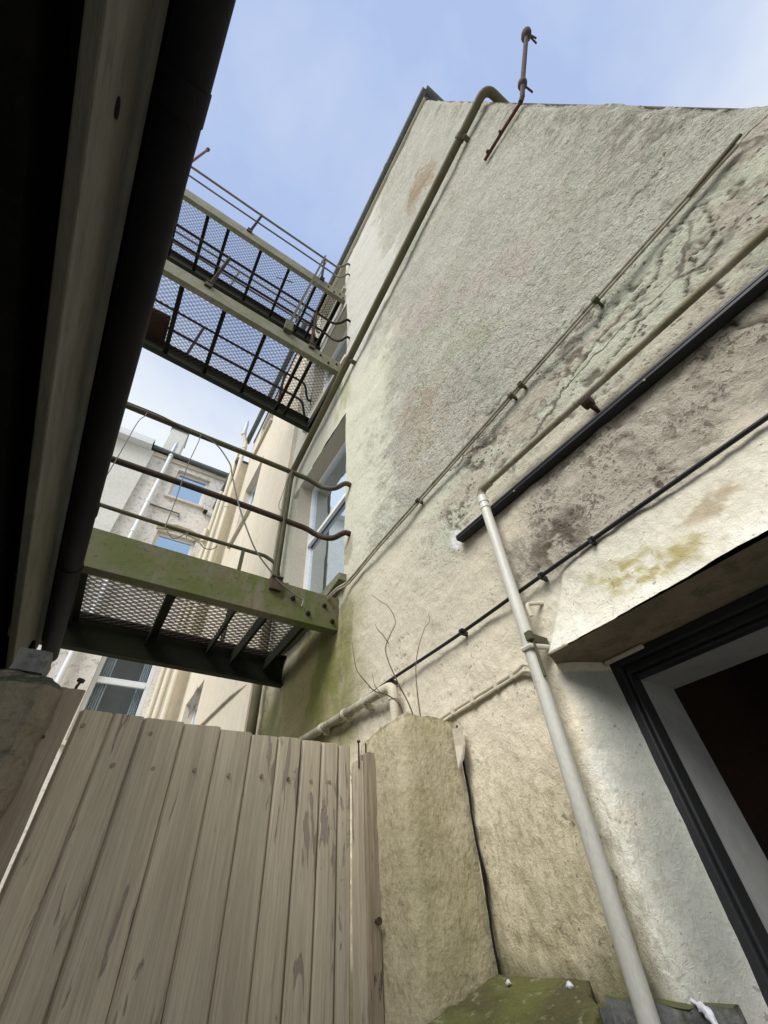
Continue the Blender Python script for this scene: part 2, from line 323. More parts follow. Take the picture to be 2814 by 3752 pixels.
stripm = np.clip(1 - np.abs((Zg - 1.545 - .05 * (Yg - .2)) / .045 + warp(9, 192) * 2.2), 0, 1) * sst(-.25, .0, Yg) * (1 - sst(.55, .75, Yg))
peel = np.clip(np.maximum(peel, stripm * 1.6), 0, 1)
H = -oldc * .006 + oldh * .0008 + (n_l - .5) * .030 + (n_m - .5) * .010 + (n_f - .5) * .0035 + roughm * np.clip(rid, -.5, 1) * .0034 + low * np.clip(rid2, -.3, 1) * .0022 * (1 - mould) \
    - pits * .006 - flake * .0015 + mould * (fbm(Yg * 22, Zg * 22, 4, 49) - .5) * .016 - crack * .004
# ---- colour
C = np.ones(Yg.shape + (3,)) * np.array((.60, .545, .43))
C = mix(C, sst(.35, .65, n_l) * .5, (.57, .515, .40))
C = mix(C, sst(1.1, 1.7, Zg + warp(2, 70) * .6), (.585, .575, .455))                       # mint cream higher up
C = mix(C, sst(3.2, 5.0, Zg + warp(1, 71)) * .9, (.54, .52, .475))                         # lilac grey at the top
C = mix(C, roughm * .95, (.465, .465, .39))
C = mix(C, roughm * sst(.42, .58, fbm(Yg * 2.5, Zg * 2.5, 5, 72, .65)) * .8, (.45, .455, .34))
C = mix(C, roughm * sst(.50, .62, fbm(Yg * 4.5 + 7, Zg * 4.5, 5, 170, .65)) * .6, (.52, .46, .415))
C = mix(C, roughm * sst(.50, .64, fbm(Yg * 6 + 3, Zg * 4, 5, 171, .7)) * .45, (.33, .32, .25))   # greenish cast
spk = fbm(Yg * 24 + warp(9, 97) * 3, Zg * 24, 4, 73, .65)
C = mix(C, roughm * sst(.52, .66, spk) * .4, (.29, .275, .22))
C = mix(C, roughm * sst(.56, .7, rid * .5 + .3) * .35, (.60, .575, .48))
brk = sst(.36, .60, fbm(Yg * 13 + warp(7, 150) * 3, Zg * 13, 5, 151, .65)); brk2 = .1 + 1.1 * sst(.42, .54, fbm(Yg * 9 + warp(7, 150) * 3, Zg * 9, 6, 151, .68))
C = mix(C, blob(.58, 3.05, .85, .20, .97, .55, 81) * .6 * brk2, (.50, .395, .36))           # pink bloom
C = mix(C, blob(.16, 2.30, .20, .14, .6, .6, 82) * .6 * brk2, (.50, .395, .36))
C = mix(C, blob(.60, 2.48, .55, .17, .85, .55, 83) * .75 * brk2, (.37, .385, .26))           # green bloom
C = mix(C, blob(.95, 2.15, .24, .46, .2, .5, 84) * .85 * brk2, (.42, .34, .25))             # brown bloom
C = mix(C, blob(1.12, 3.0, .14, .55, .2, .55, 85) * .5 * brk2, (.40, .40, .31))
C = mix(C, blob(1.02, 1.85, .12, .22, .2, .6, 86) * .6 * brk2, (.33, .29, .15))
C = mix(C, (1 - sst(-.60, -.30, Yg + warp(5, 74) * .3)) * sst(1.5, 1.9, Zg) * sst(.38, .6, spk) * .75, (.20, .19, .13))
C = mix(C, sst(6.2, 8.8, Zg) * (1 - sst(.2, 1, Yg)) * sst(.4, .6, spk) * .5, (.33, .32, .29))
C = mix(C, peel * .92, (.575, .59, .465))
strp = fbm(Yg * 3.2 + Zg * 1.2, Zg * 11 - Yg * 1.5 + warp(8, 180) * 1.5, 5, 75, .62)
C = mix(C, peel * sst(.52, .58, strp) * .8, (.52, .455, .37)); C = mix(C, peel * (np.abs(strp - .545) < .012) * .6, (.25, .215, .165))
C = mix(C, flake * .3, (.47, .42, .35)); C = mix(C, pits * .85, (.15, .125, .095))
C = mix(C, mould * .75, (.555, .51, .425))
C = mix(C, mould * sst(.42, .62, fbm(Yg * 11 + warp(9, 152) * 3, Zg * 15, 5, 76, .7)) * .16, (.36, .31, .24))
C = mix(C, blob(.50, .78, .10, .07, .2, .7, 87) * sst(.4, .55, spk) * .9, (.13, .105, .07))
belowc = (1 - sst(.66, .74, Zg)) * sst(.44, .5, Zg) * (1 - sst(.55, .75, Yg))              # band over the doorway
C = mix(C, belowc * .75, (.62, .60, .495)); C = mix(C, belowc * (1 - sst(.46, .56, Zg + warp(9, 77) * .1)) * .8, (.72, .71, .64))
C = mix(C, blob(.33, .555, .14, .045, .3, .6, 88) * .8 * brk2 * sst(.3, .55, n_f), (.35, .30, .12))
C = mix(C, blob(.13, .60, .09, .035, .3, .6, 89) * .7 * brk2, (.36, .29, .19))
botm = 1 - sst(-.02, .36, Zg + warp(5, 78) * .25)
C = mix(C, sst(.62, .8, Yg) * (1 - sst(.0, .45, Zg + warp(4, 79) * .2)) * .7, (.46, .405, .27))
stri = fbm(Yg * 60 + Zg * 12, Zg * 14, 3, 80)
C = mix(C, botm * sst(.45, .62, stri) * .35 * sst(.6, .7, Yg), (.27, .235, .13))
C = mix(C, (1 - sst(-.16, -.04, Zg + warp(14, 90) * .12)) * .8 * sst(.6, .7, Yg), (.13, .12, .06))
jamb = (1 - sst(.60, .665, Yg + warp(9, 91) * .05)) * (Zg < .44)
C = mix(C, jamb * .95, (.47, .47, .435)); C = mix(C, jamb * sst(.45, .6, fbm(Yg * 6, Zg * 3, 3, 92)) * .8, (.33, .34, .30))
C = mix(C, (np.exp(-((Yg - .655 + warp(9, 95) * .05) / .035) ** 2)) * (Zg < .25) * .6, (.66, .66, .59))
wmoss_shade = blob(2.2, .98, .45, .55, 0, .5, 93) + .8 * blob(2.7, 1.0, .6, .4, 0, .4, 94)  # moss green below the lowest walkway, with its shade mixed into the tint
C = mix(C, wmoss_shade * .85, (.25, .225, .11)); C = mix(C, wmoss_shade * sst(.45, .62, fbm(Yg * 7, Zg * 3, 4, 96)) * .7, (.17, .18, .05))
C = mix(C, crack * .8, (.13, .115, .085))
C = mix(C, oldh * .3 * sst(.42, .58, spk), (.33, .30, .215)); C = mix(C, oldc * .95, (.075, .065, .045))
C = mix(C, blob(.905, 1.10, .035, .04, 0, .5, 98) * .95, (.83, .83, .83))                  # filler round the trunking end
bp_ = ((Yg - .20) / .27) ** 2 + ((Zg - 5.75) / .50) ** 2 + (fbm(Yg * 6, Zg * 2.6, 5, 99, .6) - .47) * 4.2
C = mix(C, (1 - sst(.95, 1.03, bp_)) * (np.abs(Zg - 5.75) < .8) * (np.abs(Yg - .2) < .42), (.35, .265, .165))      # bare patch high up
C = mix(C, (np.abs(Yg - 1.915 - warp(6, 103) * .05) < .012) * (Zg < 1.5) * (Zg > .6) * (fbm(Yg * 9, Zg * 9, 3, 102) > .52) * .8, (.2, .17, .11))
C = mix(C, blob(1.83, 1.72, .05, .12, .3, .7, 104, 3, .3) * .8, (.38, .33, .25))
C = mix(C, sst(1.75, 1.9, Yg) * (1 - sst(2.1, 2.2, Yg)) * sst(3.5, 3.7, Zg) * (1 - sst(4.1, 4.6, Zg)) * sst(.4, .6, fbm(Yg * 9, Zg * 2, 3, 105)) * .6, (.30, .31, .13))
C = C * (1 + .36 * (1 - sst(.25, .9, Zg)) * (1 - .75 * jamb))[..., None]  # lower wall tint brightened to make up for light lost there
# ---- shape
X = 1 - H * np.where((Zg < DZ) & (Yg < .72), .25 + .75 * sst(.56, .70, Yg), 1)
inD = Zg < DZ - .001
X = np.where(inD, X + .13 * (1 - sst(DY, .665, Yg)) ** 1.3, X)                              # jamb rolls into the doorway
fl = np.clip((.76 - Zg) / .29, 0, 1) ** 1.6 * (1 - sst(.635, .66, Yg + np.clip(Zg - .47, 0, 1) * .55))
X = np.where(~inD, X - .065 * fl, X)                                                        # render kicks out over the door head
X = np.where((Yg > 3.0) & (Zg > W1[2]) & (Zg < W1[3] - .02), X + .15 * (1 - sst(2.98, 3.22, Yg)), X)   # splayed far jamb of the window
X = X + (.035 + .05 * (fbm(Zg * 5, Zg * 0 + 3, 5, 160, .65) - .5)) * (1 - sst(YC, YC + .07, Yg)) ** 2                                            # worn corner
nY, nZ = len(ys), len(zs)
idx = np.arange(nY * nZ).reshape(nY, nZ)
q = np.stack([idx[:-1, :-1], idx[:-1, 1:], idx[1:, 1:], idx[1:, :-1]], -1)
yc = (ys[:-1] + ys[1:])[:, None] / 2; zc = (zs[:-1] + zs[1:])[None, :] / 2
hole = ((yc < DY) & (zc < DZ)) | ((yc > W1[0]) & (yc < 3.0) & (zc > W1[2]) & (zc < W1[3])) \
     | ((yc > W2[0]) & (yc < W2[1]) & (zc > W2[2]) & (zc < W2[3])) | ((yc > W3[0]) & (yc < W3[1]) & (zc > W3[2]) & (zc < W3[3]))
faces = q[~hole]
me = bpy.data.meshes.new('wall')
co = np.stack([X, Yg, Zg], -1).reshape(-1, 3).astype(np.float32)
me.vertices.add(len(co)); me.vertices.foreach_set('co', co.ravel())
me.loops.add(faces.size); me.loops.foreach_set('vertex_index', faces.ravel().astype(np.int32))
me.polygons.add(len(faces)); me.polygons.foreach_set('loop_start', (np.arange(len(faces)) * 4).astype(np.int32))
me.update(calc_edges=True)
at = me.color_attributes.new('tint', 'FLOAT_COLOR', 'POINT')
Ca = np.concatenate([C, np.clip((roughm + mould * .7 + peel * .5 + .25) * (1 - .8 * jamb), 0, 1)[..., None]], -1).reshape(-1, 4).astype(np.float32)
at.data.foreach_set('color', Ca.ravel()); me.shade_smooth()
at = me.color_attributes.new('zones', 'FLOAT_COLOR', 'POINT')
Zo = np.stack([np.clip(mould * 1.1, 0, 1), np.clip(roughm, 0, 1), np.clip(peel, 0, 1), np.clip(botm * sst(.6, .7, Yg) + .35 * (1 - sst(.1, .5, Zg)), 0, 1)], -1).reshape(-1, 4).astype(np.float32)
at.data.foreach_set('color', Zo.ravel())

m, nt, b = newmat('stained_render')
def mth(op, a, b_=None, c_=None, clamp=False):
    n = N(nt, 'ShaderNodeMath', operation=op, use_clamp=clamp)
    for i, v_ in enumerate((a, b_, c_)):
        if v_ is None: continue
        if hasattr(v_, 'links'): L(nt, v_, n.inputs[i])
        else: n.inputs[i].default_value = v_
    return n.outputs[0]
a = N(nt, 'ShaderNodeAttribute', attribute_name='tint'); zo = N(nt, 'ShaderNodeAttribute', attribute_name='zones')
sp = N(nt, 'ShaderNodeSeparateColor'); L(nt, zo.outputs['Color'], sp.inputs[0])
mo, ro, pe, sk = sp.outputs[0], sp.outputs[1], sp.outputs[2], zo.outputs['Alpha']
v = coords(nt)
grain = ntex(nt, v, 55, 9, .72, .5)            # crusty grain, centimetre down to millimetre
fine = ntex(nt, v, 190, 5, .65)
worm = mth('ABSOLUTE', mth('SUBTRACT', ntex(nt, v, 30, 3, .5, 1.2), .5))
wl_ = mth('SUBTRACT', 1.0, mth('MULTIPLY', worm, 6.0, clamp=True))      # thin raised vermiculations
vo = N(nt, 'ShaderNodeTexVoronoi'); vo.inputs['Scale'].default_value = 46; vo.inputs['Randomness'].default_value = 1
wv = N(nt, 'ShaderNodeMix', data_type='VECTOR'); wv.inputs[0].default_value = .03
nz_ = N(nt, 'ShaderNodeTexNoise'); nz_.inputs['Scale'].default_value = 25; L(nt, v, nz_.inputs['Vector'])
L(nt, v, wv.inputs[4]); L(nt, nz_.outputs['Color'], wv.inputs[5]); L(nt, wv.outputs[1], vo.inputs['Vector'])
patch = ntex(nt, v, 7, 5, .65, .4)
pit = mth('MULTIPLY', ramp(nt, vo.outputs['Distance'], .18, .34, (1, 1, 1, 1), (0, 0, 0, 1)), ramp(nt, patch, .50, .58))
pit = mth('MULTIPLY', pit, mth('ADD', pe, mth('MULTIPLY', mo, .5)), clamp=True)
crk = N(nt, 'ShaderNodeTexVoronoi', feature='DISTANCE_TO_EDGE'); crk.inputs['Scale'].default_value = 3.2
wv2 = N(nt, 'ShaderNodeMix', data_type='VECTOR'); wv2.inputs[0].default_value = .22
nz2 = N(nt, 'ShaderNodeTexNoise'); nz2.inputs['Scale'].default_value = 4; nz2.inputs['Detail'].default_value = 6; L(nt, v, nz2.inputs['Vector'])
mpc = N(nt, 'ShaderNodeMapping'); mpc.inputs['Rotation'].default_value = (.12, 0, 0); mpc.inputs['Scale'].default_value = (1, .42, 1.5); L(nt, v, mpc.inputs['Vector']); L(nt, mpc.outputs[0], wv2.inputs[4]); L(nt, nz2.outputs['Color'], wv2.inputs[5]); L(nt, wv2.outputs[1], crk.inputs['Vector'])
ck = mth('MULTIPLY', ramp(nt, crk.outputs['Distance'], .006, .022, (1, 1, 1, 1), (0, 0, 0, 1)), mth('MULTIPLY', ramp(nt, ntex(nt, v, 1.9, 3), .42, .52), mth('MULTIPLY_ADD', ro, .25, pe, clamp=True)))
stk = N(nt, 'ShaderNodeMapping'); stk.inputs['Scale'].default_value = (1, 1, .5); L(nt, v, stk.inputs['Vector'])
drip = ramp(nt, ntex(nt, stk.outputs[0], 62, 5, .6, .4), .50, .60)
fld = ramp(nt, ntex(nt, v, 2.4, 6, .62, .5), .38, .60)
wk = mth('MULTIPLY', ro, mth('MULTIPLY_ADD', fld, .8, .2))
c = a.outputs['Color']
c = mixc(nt, mth('MULTIPLY_ADD', a.outputs['Alpha'], .34, .24), c, ramp(nt, grain, .30, .62, (.56, .53, .48, 1), (1.12, 1.12, 1.11, 1)), 'MULTIPLY')
c = mixc(nt, mth('MULTIPLY', wk, mth('MULTIPLY', ramp(nt, grain, .42, .54, (1, 1, 1, 1), (0, 0, 0, 1)), .27)), c, (.24, .235, .185))
c = mixc(nt, mth('MULTIPLY', ro, mth('MULTIPLY', ramp(nt, ntex(nt, v, 5.5, 7, .7, .6), .56, .60), .40)), c, (.58, .575, .50))
c = mixc(nt, mth('MULTIPLY', mth('MULTIPLY', wk, wl_), .75), c, (.62, .60, .515))
c = mixc(nt, mth('MULTIPLY', mo, mth('MULTIPLY', ramp(nt, mth('MULTIPLY_ADD', patch, .55, grain), .83, .88), .80)), c, (.15, .125, .095))
c = mixc(nt, mth('MULTIPLY', pit, .8), c, (.13, .105, .08))
c = mixc(nt, mth('MULTIPLY', ck, .85), c, (.13, .115, .09))
c = mixc(nt, mth('MULTIPLY', mth('MULTIPLY', sk, drip), .36), c, (.24, .21, .11))
spots = ramp(nt, mth('MULTIPLY_ADD', ntex(nt, v, 6, 3), .5, ntex(nt, v, 85, 3, .5)), .93, .98)
c = mixc(nt, mth('MULTIPLY', spots, .6), c, (.17, .145, .10))
L(nt, c, b.inputs['Base Color']); b.inputs['Roughness'].default_value = .92; b.inputs['Specular IOR Level'].default_value = .15
hgt_ = mth('MULTIPLY', mth('MULTIPLY_ADD', grain, 1.6, mth('MULTIPLY', fine, .35)), mth('MULTIPLY_ADD', a.outputs['Alpha'], .9, .12))
hgt_ = mth('MULTIPLY_ADD', mth('MULTIPLY', wl_, ro), .55, hgt_)
hgt_ = mth('MULTIPLY_ADD', pit, -.7, mth('MULTIPLY_ADD', ck, -.4, hgt_))
bump(nt, b, hgt_, 1.0, .011)
M['render'] = m
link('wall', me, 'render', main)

# return wall, roof and core behind the stained face
w = MB(); w.add([(1.03, YC, -1.5), (7, YC, -1.5), (7, YC, ZT), (1.03, YC, ZT)], [(0, 1, 2, 3)])
w.build('end_wall', 'cream', main)
w = MB(); w.add([(.97, YC - .03, ZT), (7, YC - .03, ZT), (7, YE, ZT), (.97, YE, ZT), (3.5, 1.2, ZT + 1.3), (4.5, 1.2, ZT + 1.3)],
                [(0, 1, 5, 4), (1, 2, 5), (2, 3, 4, 5), (3, 0, 4), (3, 2, 1, 0)])
w.build('roof', 'slate', main)
# gutter with the mitred corner
gx, gz, gr = .935, 8.985, .058
gpts = [(gx, YE, gz), (gx, YC - .09, gz)]
go = MB()
for p, q2 in (((gx, YE + .02, gz), (gx, YC - .085, gz)),):
    go.tube([p, q2], gr, 16)
go.tube([(gx, YC - .085, gz), (6.5, YC - .085, gz)], gr, 16)
for yy in (.35, 1.55, 2.75): go.tube([(gx, yy, gz), (gx, yy + .07, gz)], gr * 1.12, 16)
gut = go.build('gutter', 'grey_gutter', main, smooth=True)
MB().box(.955, 1.0, YC, YE, 8.86, 8.90).build('bed_mould', 'far_cream', main)

def sash(parent, y0, y1, z0, z1, xf, mid, fmat='white_frame', gmat='glass', cur=True, head='cream'):
    """recessed window: reveal, frame with meeting rail, glass, curtain and dark room behind"""
    rv = MB()
    rv.add([(1.006, y0, z1), (1.006, y1, z1), (xf + .07, y1, z1), (xf + .07, y0, z1)], [(0, 1, 2, 3)])
    rv.add([(1.006, y0, z0), (1.006, y0, z1), (xf + .07, y0, z1), (xf + .07, y0, z0)], [(0, 1, 2, 3)])
    rv.add([(1.006, y1, z0), (1.006, y1, z1), (xf + .07, y1, z1), (xf + .07, y1, z0)], [(0, 1, 2, 3)])
    f = MB(); t = .042
    f.box(xf, xf + .06, y0, y0 + t, z0, z1).box(xf, xf + .06, y1 - t, y1, z0, z1).box(xf, xf + .06, y0 + t, y1 - t, z1 - t, z1).box(xf, xf + .06, y0 + t, y1 - t, z0, z0 + .07)
    f.box(xf - .012, xf + .02, y0 + t, y1 - t, mid - .03, mid + .015).box(xf + .02, xf + .05, y0 + t, y1 - t, mid + .01, mid + .06)
    f.box(xf + .015, xf + .045, y0 + t, y0 + t + .016, z0 + .07, mid - .03).box(xf + .015, xf + .045, y1 - t - .016, y1 - t, z0 + .07, mid - .03)
    w = f.build('window', fmat, parent, bev=.004)
    rv.build('reveal', head, w)
    MB().box(xf + .028, xf + .032, y0 + t, y1 - t, z0 + .07, z1 - t).build('pane', gmat, w)
    if cur:
        k = MB(); n = 70; vs = []; fs = []
        for i in range(n + 1):
            yy = y1 - t - (y1 - y0 - 2 * t) * .98 * i / n; xx = xf + .12 + .02 * math.sin(i * 1.3) + .01 * math.sin(i * .45)
            vs += [(xx, yy, z0 + .05), (xx, yy, z1 - .05)]
            if i: fs.append((2 * i - 2, 2 * i - 1, 2 * i + 1, 2 * i))
        k.add(vs, fs).build('curtain', 'curtain', w)
    MB().box(xf + .5, xf + .52, y0 - .3, y1 + .3, z0 - .3, z1 + .3).build('room', 'dark_in', w)
    return w
w1 = sash(main, 1.90, 3.0, 1.54, 3.50, 1.15, 2.66)
pk = MB()                                                             # bare strip where paint has come off beside the frame
pts = [(z, .012 + .075 * max(0, mnoise.fractal(Vector((z * 3.1, 2.2, 0)), 1, 2, 4) * 1.3 + .55)) for z in np.linspace(1.75, 3.02, 60)]
vs = []
for z, wd in pts: vs += [(1.1485, 3.004, z), (1.1485 - wd * .62, 3.004 + wd, z)]
pk.add(vs, [(2 * i, 2 * i + 1, 2 * i + 3, 2 * i + 2) for i in range(len(pts) - 1)])
pk.build('bare_patch', 'gully', w1)
sl = MB(); n = 14; vs = []
for i in range(n + 1):
    t = i / n; y = 1.86 + 1.2 * t; zt_ = 1.545; zb = 1.44 + .05 * abs(2 * t - 1) ** 2
    vs += [(.94, y, zt_), (.94, y, zb), (1.16, y, zb), (1.16, y, zt_ + .01)]
fs = [(0, 1, 2, 3), (4 * n + 3, 4 * n + 2, 4 * n + 1, 4 * n)]
for i in range(n): fs += [(4 * i + k, 4 * i + (k + 1) % 4, 4 * i + 4 + (k + 1) % 4, 4 * i + 4 + k) for k in range(4)]
so = sl.add(vs, fs).build('sill', 'girder_light', w1, bev=.006)
w2 = sash(main, 1.90, 3.0, 4.66, 6.50, 1.17, 5.6)
MB().box(.95, 1.17, 1.86, 3.04, 4.58, 4.658).build('sill', 'cream', w2, bev=.006)
w3 = sash(main, 1.98, 3.0, 7.35, 8.83, 1.15, 8.1)
MB().box(.95, 1.15, 1.94, 3.04, 7.28, 7.348).build('sill', 'cream', w3, bev=.006)

# doorway: soffit, black frame, grey inner reveals and the dark hall behind
d = MB()
dn = 40; vs = []
for i in range(dn + 1):
    y = YC + (.66 - YC) * i / dn
    k = 1 - float(sst(.635, .66, np.array(y)))
    vs += [(1 - .063 * k + .004, y, .4645), (1.14, y, .462)]
d.add(vs, [(2 * i, 2 * i + 1, 2 * i + 3, 2 * i + 2) for i in range(dn)])
d.build('lintel_soffit', 'soffit', main)
fr = MB()
fr.box(1.125, 1.17, .558, .60, -1.5, .462)                            # outer stile
fr.box(1.135, 1.185, .548, .558, -1.5, .432)
fr.box(1.12, 1.16, YC, .558, .438, .462).box(1.135, 1.175, YC, .558, .418, .438).box(1.15, 1.185, YC, .548, .408, .418)
fo = fr.build('door_frame', 'frame_black', main, bev=.004)
MB().box(1.105, 1.119, .47, .585, .450, .461).build('flaking_strip', 'cream', fo, bev=.004)
d = MB(); d.box(1.186, 1.36, .556, .585, -1.5, .45).box(1.186, 1.36, YC, .556, .415, .45)
d.build('inner_reveal', 'grey_in', main)
h = MB()
h.add([(1.36, .9, -1.5), (4, .9, -1.5), (4, .9, 1), (1.36, .9, 1)], [(0, 1, 2, 3)]).add([(1.36, -2, .95), (4, -2, .95), (4, .95, .95), (1.36, .95, .95)], [(0, 1, 2, 3)])
h.add([(1.361, .585, -1.5), (1.361, .9, -1.5), (1.361, .9, 1), (1.361, .585, 1)], [(0, 1, 2, 3)])
h.build('hall_lining', 'dark_in', main)
MB().box(2.1, 2.12, -1.2, .88, -1.5, .94).build('hall_wall', 'red_in', main)
MB().box(1.7, 1.72, -.05, .30, -1.5, .7).build('hall_door', 'grey_in', main)

# ================================================================== PIPES AND CABLES ON THE MAIN WALL
def clip(mb, y, z, s=.02, x0=.965): mb.box(x0, 1.005, y - s * .5, y + s * .5, z - s, z + s)
# white downpipe with its long sloping arm
dp = thing('downpipe', 'grey white downpipe running into the gully, with a long mossy arm sloping along the wall', 'drainpipe', (.95, .7, -.15))
px = .945
A0, A1, A2 = (px, -.62, 1.09), (px, .675, 1.155), (px, .69, -.16)
MB().tube([A0, (px, -.2, 1.11), (px, .3, 1.135), (px, .64, 1.153)], .0125, 14).build('sloping_arm', 'pipe_moss', dp, smooth=True)
MB().tube([(px, .62, 1.152)] + elbow((px, .5, 1.147), A1, A2, .03) + [(px, .676, 1.085)], .0165, 14).build('elbow', 'pipe_moss', dp, smooth=True)
MB().tube([(px, .676, 1.12), (px, .68, .53)], .0178, 16).build('pipe', 'pipe_white', dp, smooth=True)
MB().tube([(px, .676, 1.075), (px, .676, 1.055)], .0200, 16).tube([(px, .676, 1.10), (px, .676, 1.085)], .0200, 16).build('collar', 'pipe_white', dp, smooth=True)
MB().tube([(px, .68, .56), (px, .682, .5)], .0182, 16).tube([(px, .682, .505), (px, .69, -.165)], .0186, 16).build('pipe', 'pipe_white', dp, smooth=True)
k = MB(); k.box(.935, 1.0, .655, .667, .515, .54).box(.922, .937, .651, .671, .520, .545).tube([(.935, .658, .52), (.938, .660, .42)], .0045, 8)
k.build('bracket', 'rail_moss', dp, bev=.003)
k = MB(); k.tube([(.926, .694, .505), (.926, .665, .505), (.99, .655, .508)], .008, 8)
k.build('lug', 'pipe_white', dp, smooth=True)
k = MB(); k.tube([(.955, .21, 1.115), (.955, .18, 1.113)], .0225, 12).box(.955, 1.0, .188, .2, 1.085, 1.12)
k.build('bracket', 'rust', dp, bev=.003)
k = MB(); k.tube([(.962, .655, .60)] + elbow((.962, .655, .61), (.958, .655, .64), (.99, .635, .64), .012) + [(1.0, .63, .64)], .006, 8)
k.build('hook', 'pipe_cream', dp, smooth=True)

# black plastic trunking
tr = thing('trunking', 'thick glossy black plastic trunking running diagonally across the stained wall', 'trunking', (.965, .2, 1.05))
zt0, zt1 = 1.055, 1.085
prof = [(-.008, -.015), (-.011, -.012), (-.012, -.004), (-.009, -.002), (-.012, 0), (-.011, .006), (-.008, .008), (-.009, .010), (-.003, .0145), (.024, .015), (.024, -.015)]
MB().sweep(prof, (.972, YC, 1.003), (.972, .868, 1.069), 'y').build('duct', 'black', tr, bev=.003)
for yy in (.55, .05): MB().tube([(.962, yy, 1.003 + .066 * (yy - YC) / 1.49 - .013), (.959, yy, 1.003 + .066 * (yy - YC) / 1.49 - .013)], .003, 10).build('screw', 'cable_grey', tr)

# thin black cable
tc = thing('cable', 'thin black cable clipped along the wall above the doorway and down past the pillar', 'cable', (.98, 1, .7))
pts = []
for y in np.linspace(YC, 2.6, 50): pts.append((.978 + .003 * math.sin(y * 7), y, .703 + .004 * math.sin(y * 5.1 + .6) + .002 * y))
MB().tube(pts, .0064, 10).build('sheath', 'black', tc, smooth=True)
for yy in (.40, .585, .96, 1.42, 2.1):
    k = MB(); k.tube([(.976, yy - .008, .705), (.976, yy + .006, .706)], .009, 8); clip(k, yy, .699, .008)
    k.build('clip', 'black', tc)

# old pair of painted cables rising towards the corner
oc = thing('cable', 'old grey painted pair of cables crossing the wall from window sill to corner', 'cable', (.98, .6, 1.5))
base = [(-.50, 1.503), (-.36, 1.50), (.0, 1.497), (.33, 1.489), (.68, 1.478), (1.09, 1.47), (1.45, 1.462), (1.78, 1.44), (1.9, 1.415), (2.3, 1.405), (3.0, 1.42)]
for off, r in ((0, .0068), (-.0135, .0052)):
    pts = bez([(.968 - (.045 if y > 1.85 else 0) + abs(off) * .3, y, z + off + .002 * math.sin(y * 19 + off * 300)) for y, z in base], 6)
    MB().tube(pts, r, 8).build('strand', 'cable_grey', oc, smooth=True)
for yy, zz in ((-.02, 1.492), (.345, 1.482), (.40, 1.481), (1.06, 1.466)):
    k = MB(); k.tube([(.966, yy - .010, zz), (.966, yy + .010, zz)], .0135, 8, jit=.2); clip(k, yy, zz, .010); k.build('clip', 'rail_moss', oc)
MB().tube([(.968, -.36, 1.492), (.966, -.44, 1.496), (.964, -.52, 1.502)], [.0085, .008, .006], 8).build('frayed_end', 'pipe_olive', oc, smooth=True)

# twin white flex from the pillar to the downpipe
wc = thing('cable', 'twin cream flex clipped in a line from the pillar top to the downpipe', 'cable', (.98, .95, .47))
for off in (0, .013):
    pts = bez([(.985, 1.2, .452 + off), (.985, 1.12, .462 + off), (.985, .95, .470 + off), (.985, .79, .478 + off), (.98, .745, .476 + off * 1.4), (.975, .712, .45 + off), (.972, .70 - off * .4, .40)], 6)
    MB().tube(pts, .0052, 8).build('strand', 'pipe_cream', wc, smooth=True)
for yy, zz in ((1.08, .472), (.98, .476), (.87, .48), (.80, .484)):
    k = MB(); k.box(.974, 1.0, yy - .006, yy + .006, zz - .012, zz + .014); k.build('clip', 'pipe_cream', wc, bev=.002)

# tall olive pipe: down the far wall, along the wall and round the corner
tp = thing('soil_pipe', 'olive lichen covered pipe sloping up the high wall and bending round its top corner', 'drainpipe', (.93, 3.2, -1.5))
q0, q1, q2_, q3 = (.93, 3.17, -1.4), (.93, 3.17, 3.82), (.93, -.665, 4.88), (2.2, -.69, 4.93)
path = [q0, (.93, 3.17, 1), (.93, 3.17, 3.6)] + elbow(q0, q1, q2_, .12) + [(.93, 2.4, 4.04), (.93, 1.2, 4.37), (.93, .2, 4.64)] + elbow(q1, q2_, q3, .09) + [q3]
MB().tube(path, .036, 18).build('pipe', 'pipe_olive', tp, smooth=True)
for yy, zz in ((-.30, 4.776), (1.72, 4.225)):
    k = MB(); k.tube([(.93, yy - .02, zz + .005), (.93, yy + .02, zz - .005)], .042, 16); k.bar((.94, yy - .02, zz - .05), (1.0, yy - .02, zz - .05), .04, .025); k.bar((.93, yy - .015, zz - .03), (.96, yy - .02, zz - .055), .025, .025)
    k.build('bracket', 'pipe_olive', tp, smooth=True)

# rusty rod fixed high on the wall
rr = thing('conduit', 'rusty iron conduit fixed high on the wall, its jointed end standing clear against the sky', 'conduit', (.97, -.5, 3.8))
MB().tube([(.975, -.24, 3.83), (.972, -.42, 3.815), (.97, -.59, 3.79)], .012, 8).build('wall_run', 'rust_red', rr, smooth=True)
MB().tube([(.97, -.585, 3.79), (.97, -.62, 3.83), (.97, -.69, 4.0), (.97, -1.0, 4.66)], .0165, 10).build('free_run', 'rust', rr, smooth=True)
for p, q2, r in (((.97, -.675, 3.965), (.97, -.705, 4.035), .032), ((.97, -.985, 4.63), (.97, -1.03, 4.73), .038), ((.965, -.30, 3.82), (.965, -.275, 3.825), .02), ((.965, -.42, 3.813), (.965, -.40, 3.815), .018)):
    p = Vector(p); q2 = Vector(q2)
    MB().tube([p, p.lerp(q2, .2), p.lerp(q2, .5), p.lerp(q2, .8), q2], [r * .5, r * .95, r, r * .95, r * .5], 12).build('joint', 'rust', rr, smooth=True)
k = MB(); pass
for p, q2 in (((.97, -.69, 4.0), (1.06, -.70, 4.0)), ((.97, -1.02, 4.7), (1.06, -1.05, 4.74)), ((.97, -1.02, 4.7), (1.07, -1.02, 4.68))): MB().tube([p, q2], .0065, 6).build('wire_end', 'rust', rr)

